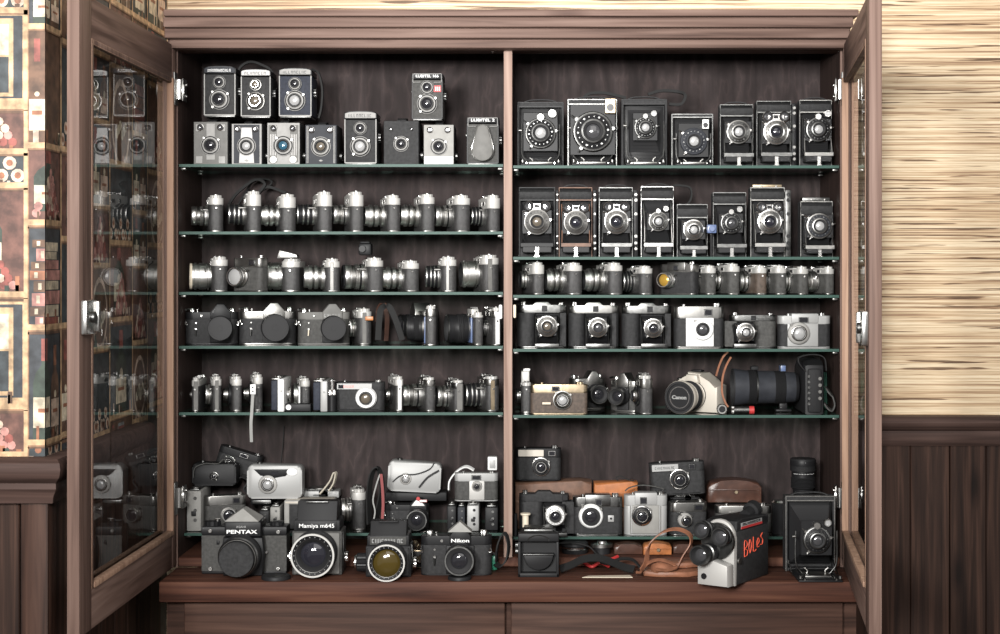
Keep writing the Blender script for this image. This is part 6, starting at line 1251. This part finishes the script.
# square-hooded camera left
Y = -.12; t = put('hooded_camera', 'black camera with large square lens hood standing at the foot of the divider', 'camera', 538.5, Y, zc0); W = 41 * U(Y); h = Z(532, Y) - zc0
b = MB(); b.box(-W * .44, W * .44, .03, .11, .0, h * .93, 'black_plastic', .004); b.build('body', t)
b = MB(); zm = h * .78
b.box(-W / 2, W / 2, 0, .03, zm, h * .97, 'black_plastic', .003); b.box(-W / 2, -W * .43, 0, .03, 0, zm, 'black_plastic', .002); b.box(W * .43, W / 2, 0, .03, 0, zm, 'black_plastic', .002); b.box(-W / 2, W / 2, 0, .03, 0, h * .09, 'black_plastic', .002); b.box(-W * .43, W * .43, .022, .03, h * .08, zm, 'black_matt'); hd = b.build('lens_hood', t)
b = MB(); P = [(W * .36 * math.cos(a), h * .47 + W * .36 * math.sin(a)) for a in [PI + k * PI / 14 for k in range(15)]]; b.prism(P, .006, .022, 'y', 'black_plastic', .002); b.box(-W * .38, W * .38, .004, .022, h * .47, h * .51, 'steel', .001); b.build('hood_flap', hd)
b = MB(); b.tube([(W * .26 * math.cos(a), -.0005, h * .80 + W * .14 * math.sin(a)) for a in [k * PI / 8 for k in range(9)]], .0012, 'steel', 6); b.build('name_arc', hd)
b = MB(); b.box(-W * .36, W * .36, .035, .10, h * .93, h, 'steel', .002); b.build('top_plate', t)
b = MB(); b.knurl((-W * .44, .05, h * .55), (-1, 0, 0), .012, .012, 'steel'); b.build('winding_knob', t)
# ---------------------------------------------------------------- camera, light
cd = bpy.data.cameras.new('camera'); co = bpy.data.objects.new('camera', cd); COL.objects.link(co)
co.location = (0, -D, HZ); co.rotation_euler = (PI / 2, 0, 0)
cd.sensor_width = 36; cd.lens = 36 * (D / UU) / 1000
cd.shift_x = (500 - CX) / 1000; cd.shift_y = (CY - 317) / 1000
SC.camera = co
def area(name, loc, target, size, power, col=(1, 1, 1), sy=None):
    l = bpy.data.lights.new(name, 'AREA'); l.energy = power; l.color = col; l.size = size
    if sy: l.shape = 'RECTANGLE'; l.size_y = sy
    o = bpy.data.objects.new(name, l); COL.objects.link(o); o.location = loc
    o.rotation_euler = (Vector(target) - Vector(loc)).to_track_quat('-Z', 'Y').to_euler()
    return o
k1 = area('softbox_lamp', (-1.05, -4.0, 1.95), (.1, 0, 1.9), .5, 35, (1, .985, .96), .6); k1.data.spread = math.radians(75)
k2 = area('softbox_lamp', (-.22, -3.7, 2.05), (-.1, 0, 1.9), .4, 20, (1, .985, .96), .5); k2.data.spread = math.radians(75)
area('ceiling_fill', (.3, -2.2, 2.85), (.1, 0, 1.3), 2.0, 22, (1, .97, .93))  # added soft fill from above, standing in for ceiling bounce
k3 = area('side_fill_light', (3.2, -2.6, 1.9), (-.86, -.3, 1.5), 1.6, 24, (1, .98, .96))  # unseen added fill from the right, brightens the left side wall
wd = bpy.data.worlds.new('world'); SC.world = wd; wd.use_nodes = True
wd.node_tree.nodes['Background'].inputs[0].default_value = (1, .97, .94, 1); wd.node_tree.nodes['Background'].inputs[1].default_value = .22
SC.view_settings.view_transform = 'Standard'; SC.view_settings.look = 'None'; SC.view_settings.exposure = 0; SC.view_settings.gamma = 1
SC.view_settings.use_curve_mapping = False
SC.cycles.use_denoising = True; SC.cycles.max_bounces = 8; SC.cycles.transparent_max_bounces = 16
SC.cycles.caustics_reflective = False; SC.cycles.caustics_refractive = False; SC.cycles.sample_clamp_indirect = 4
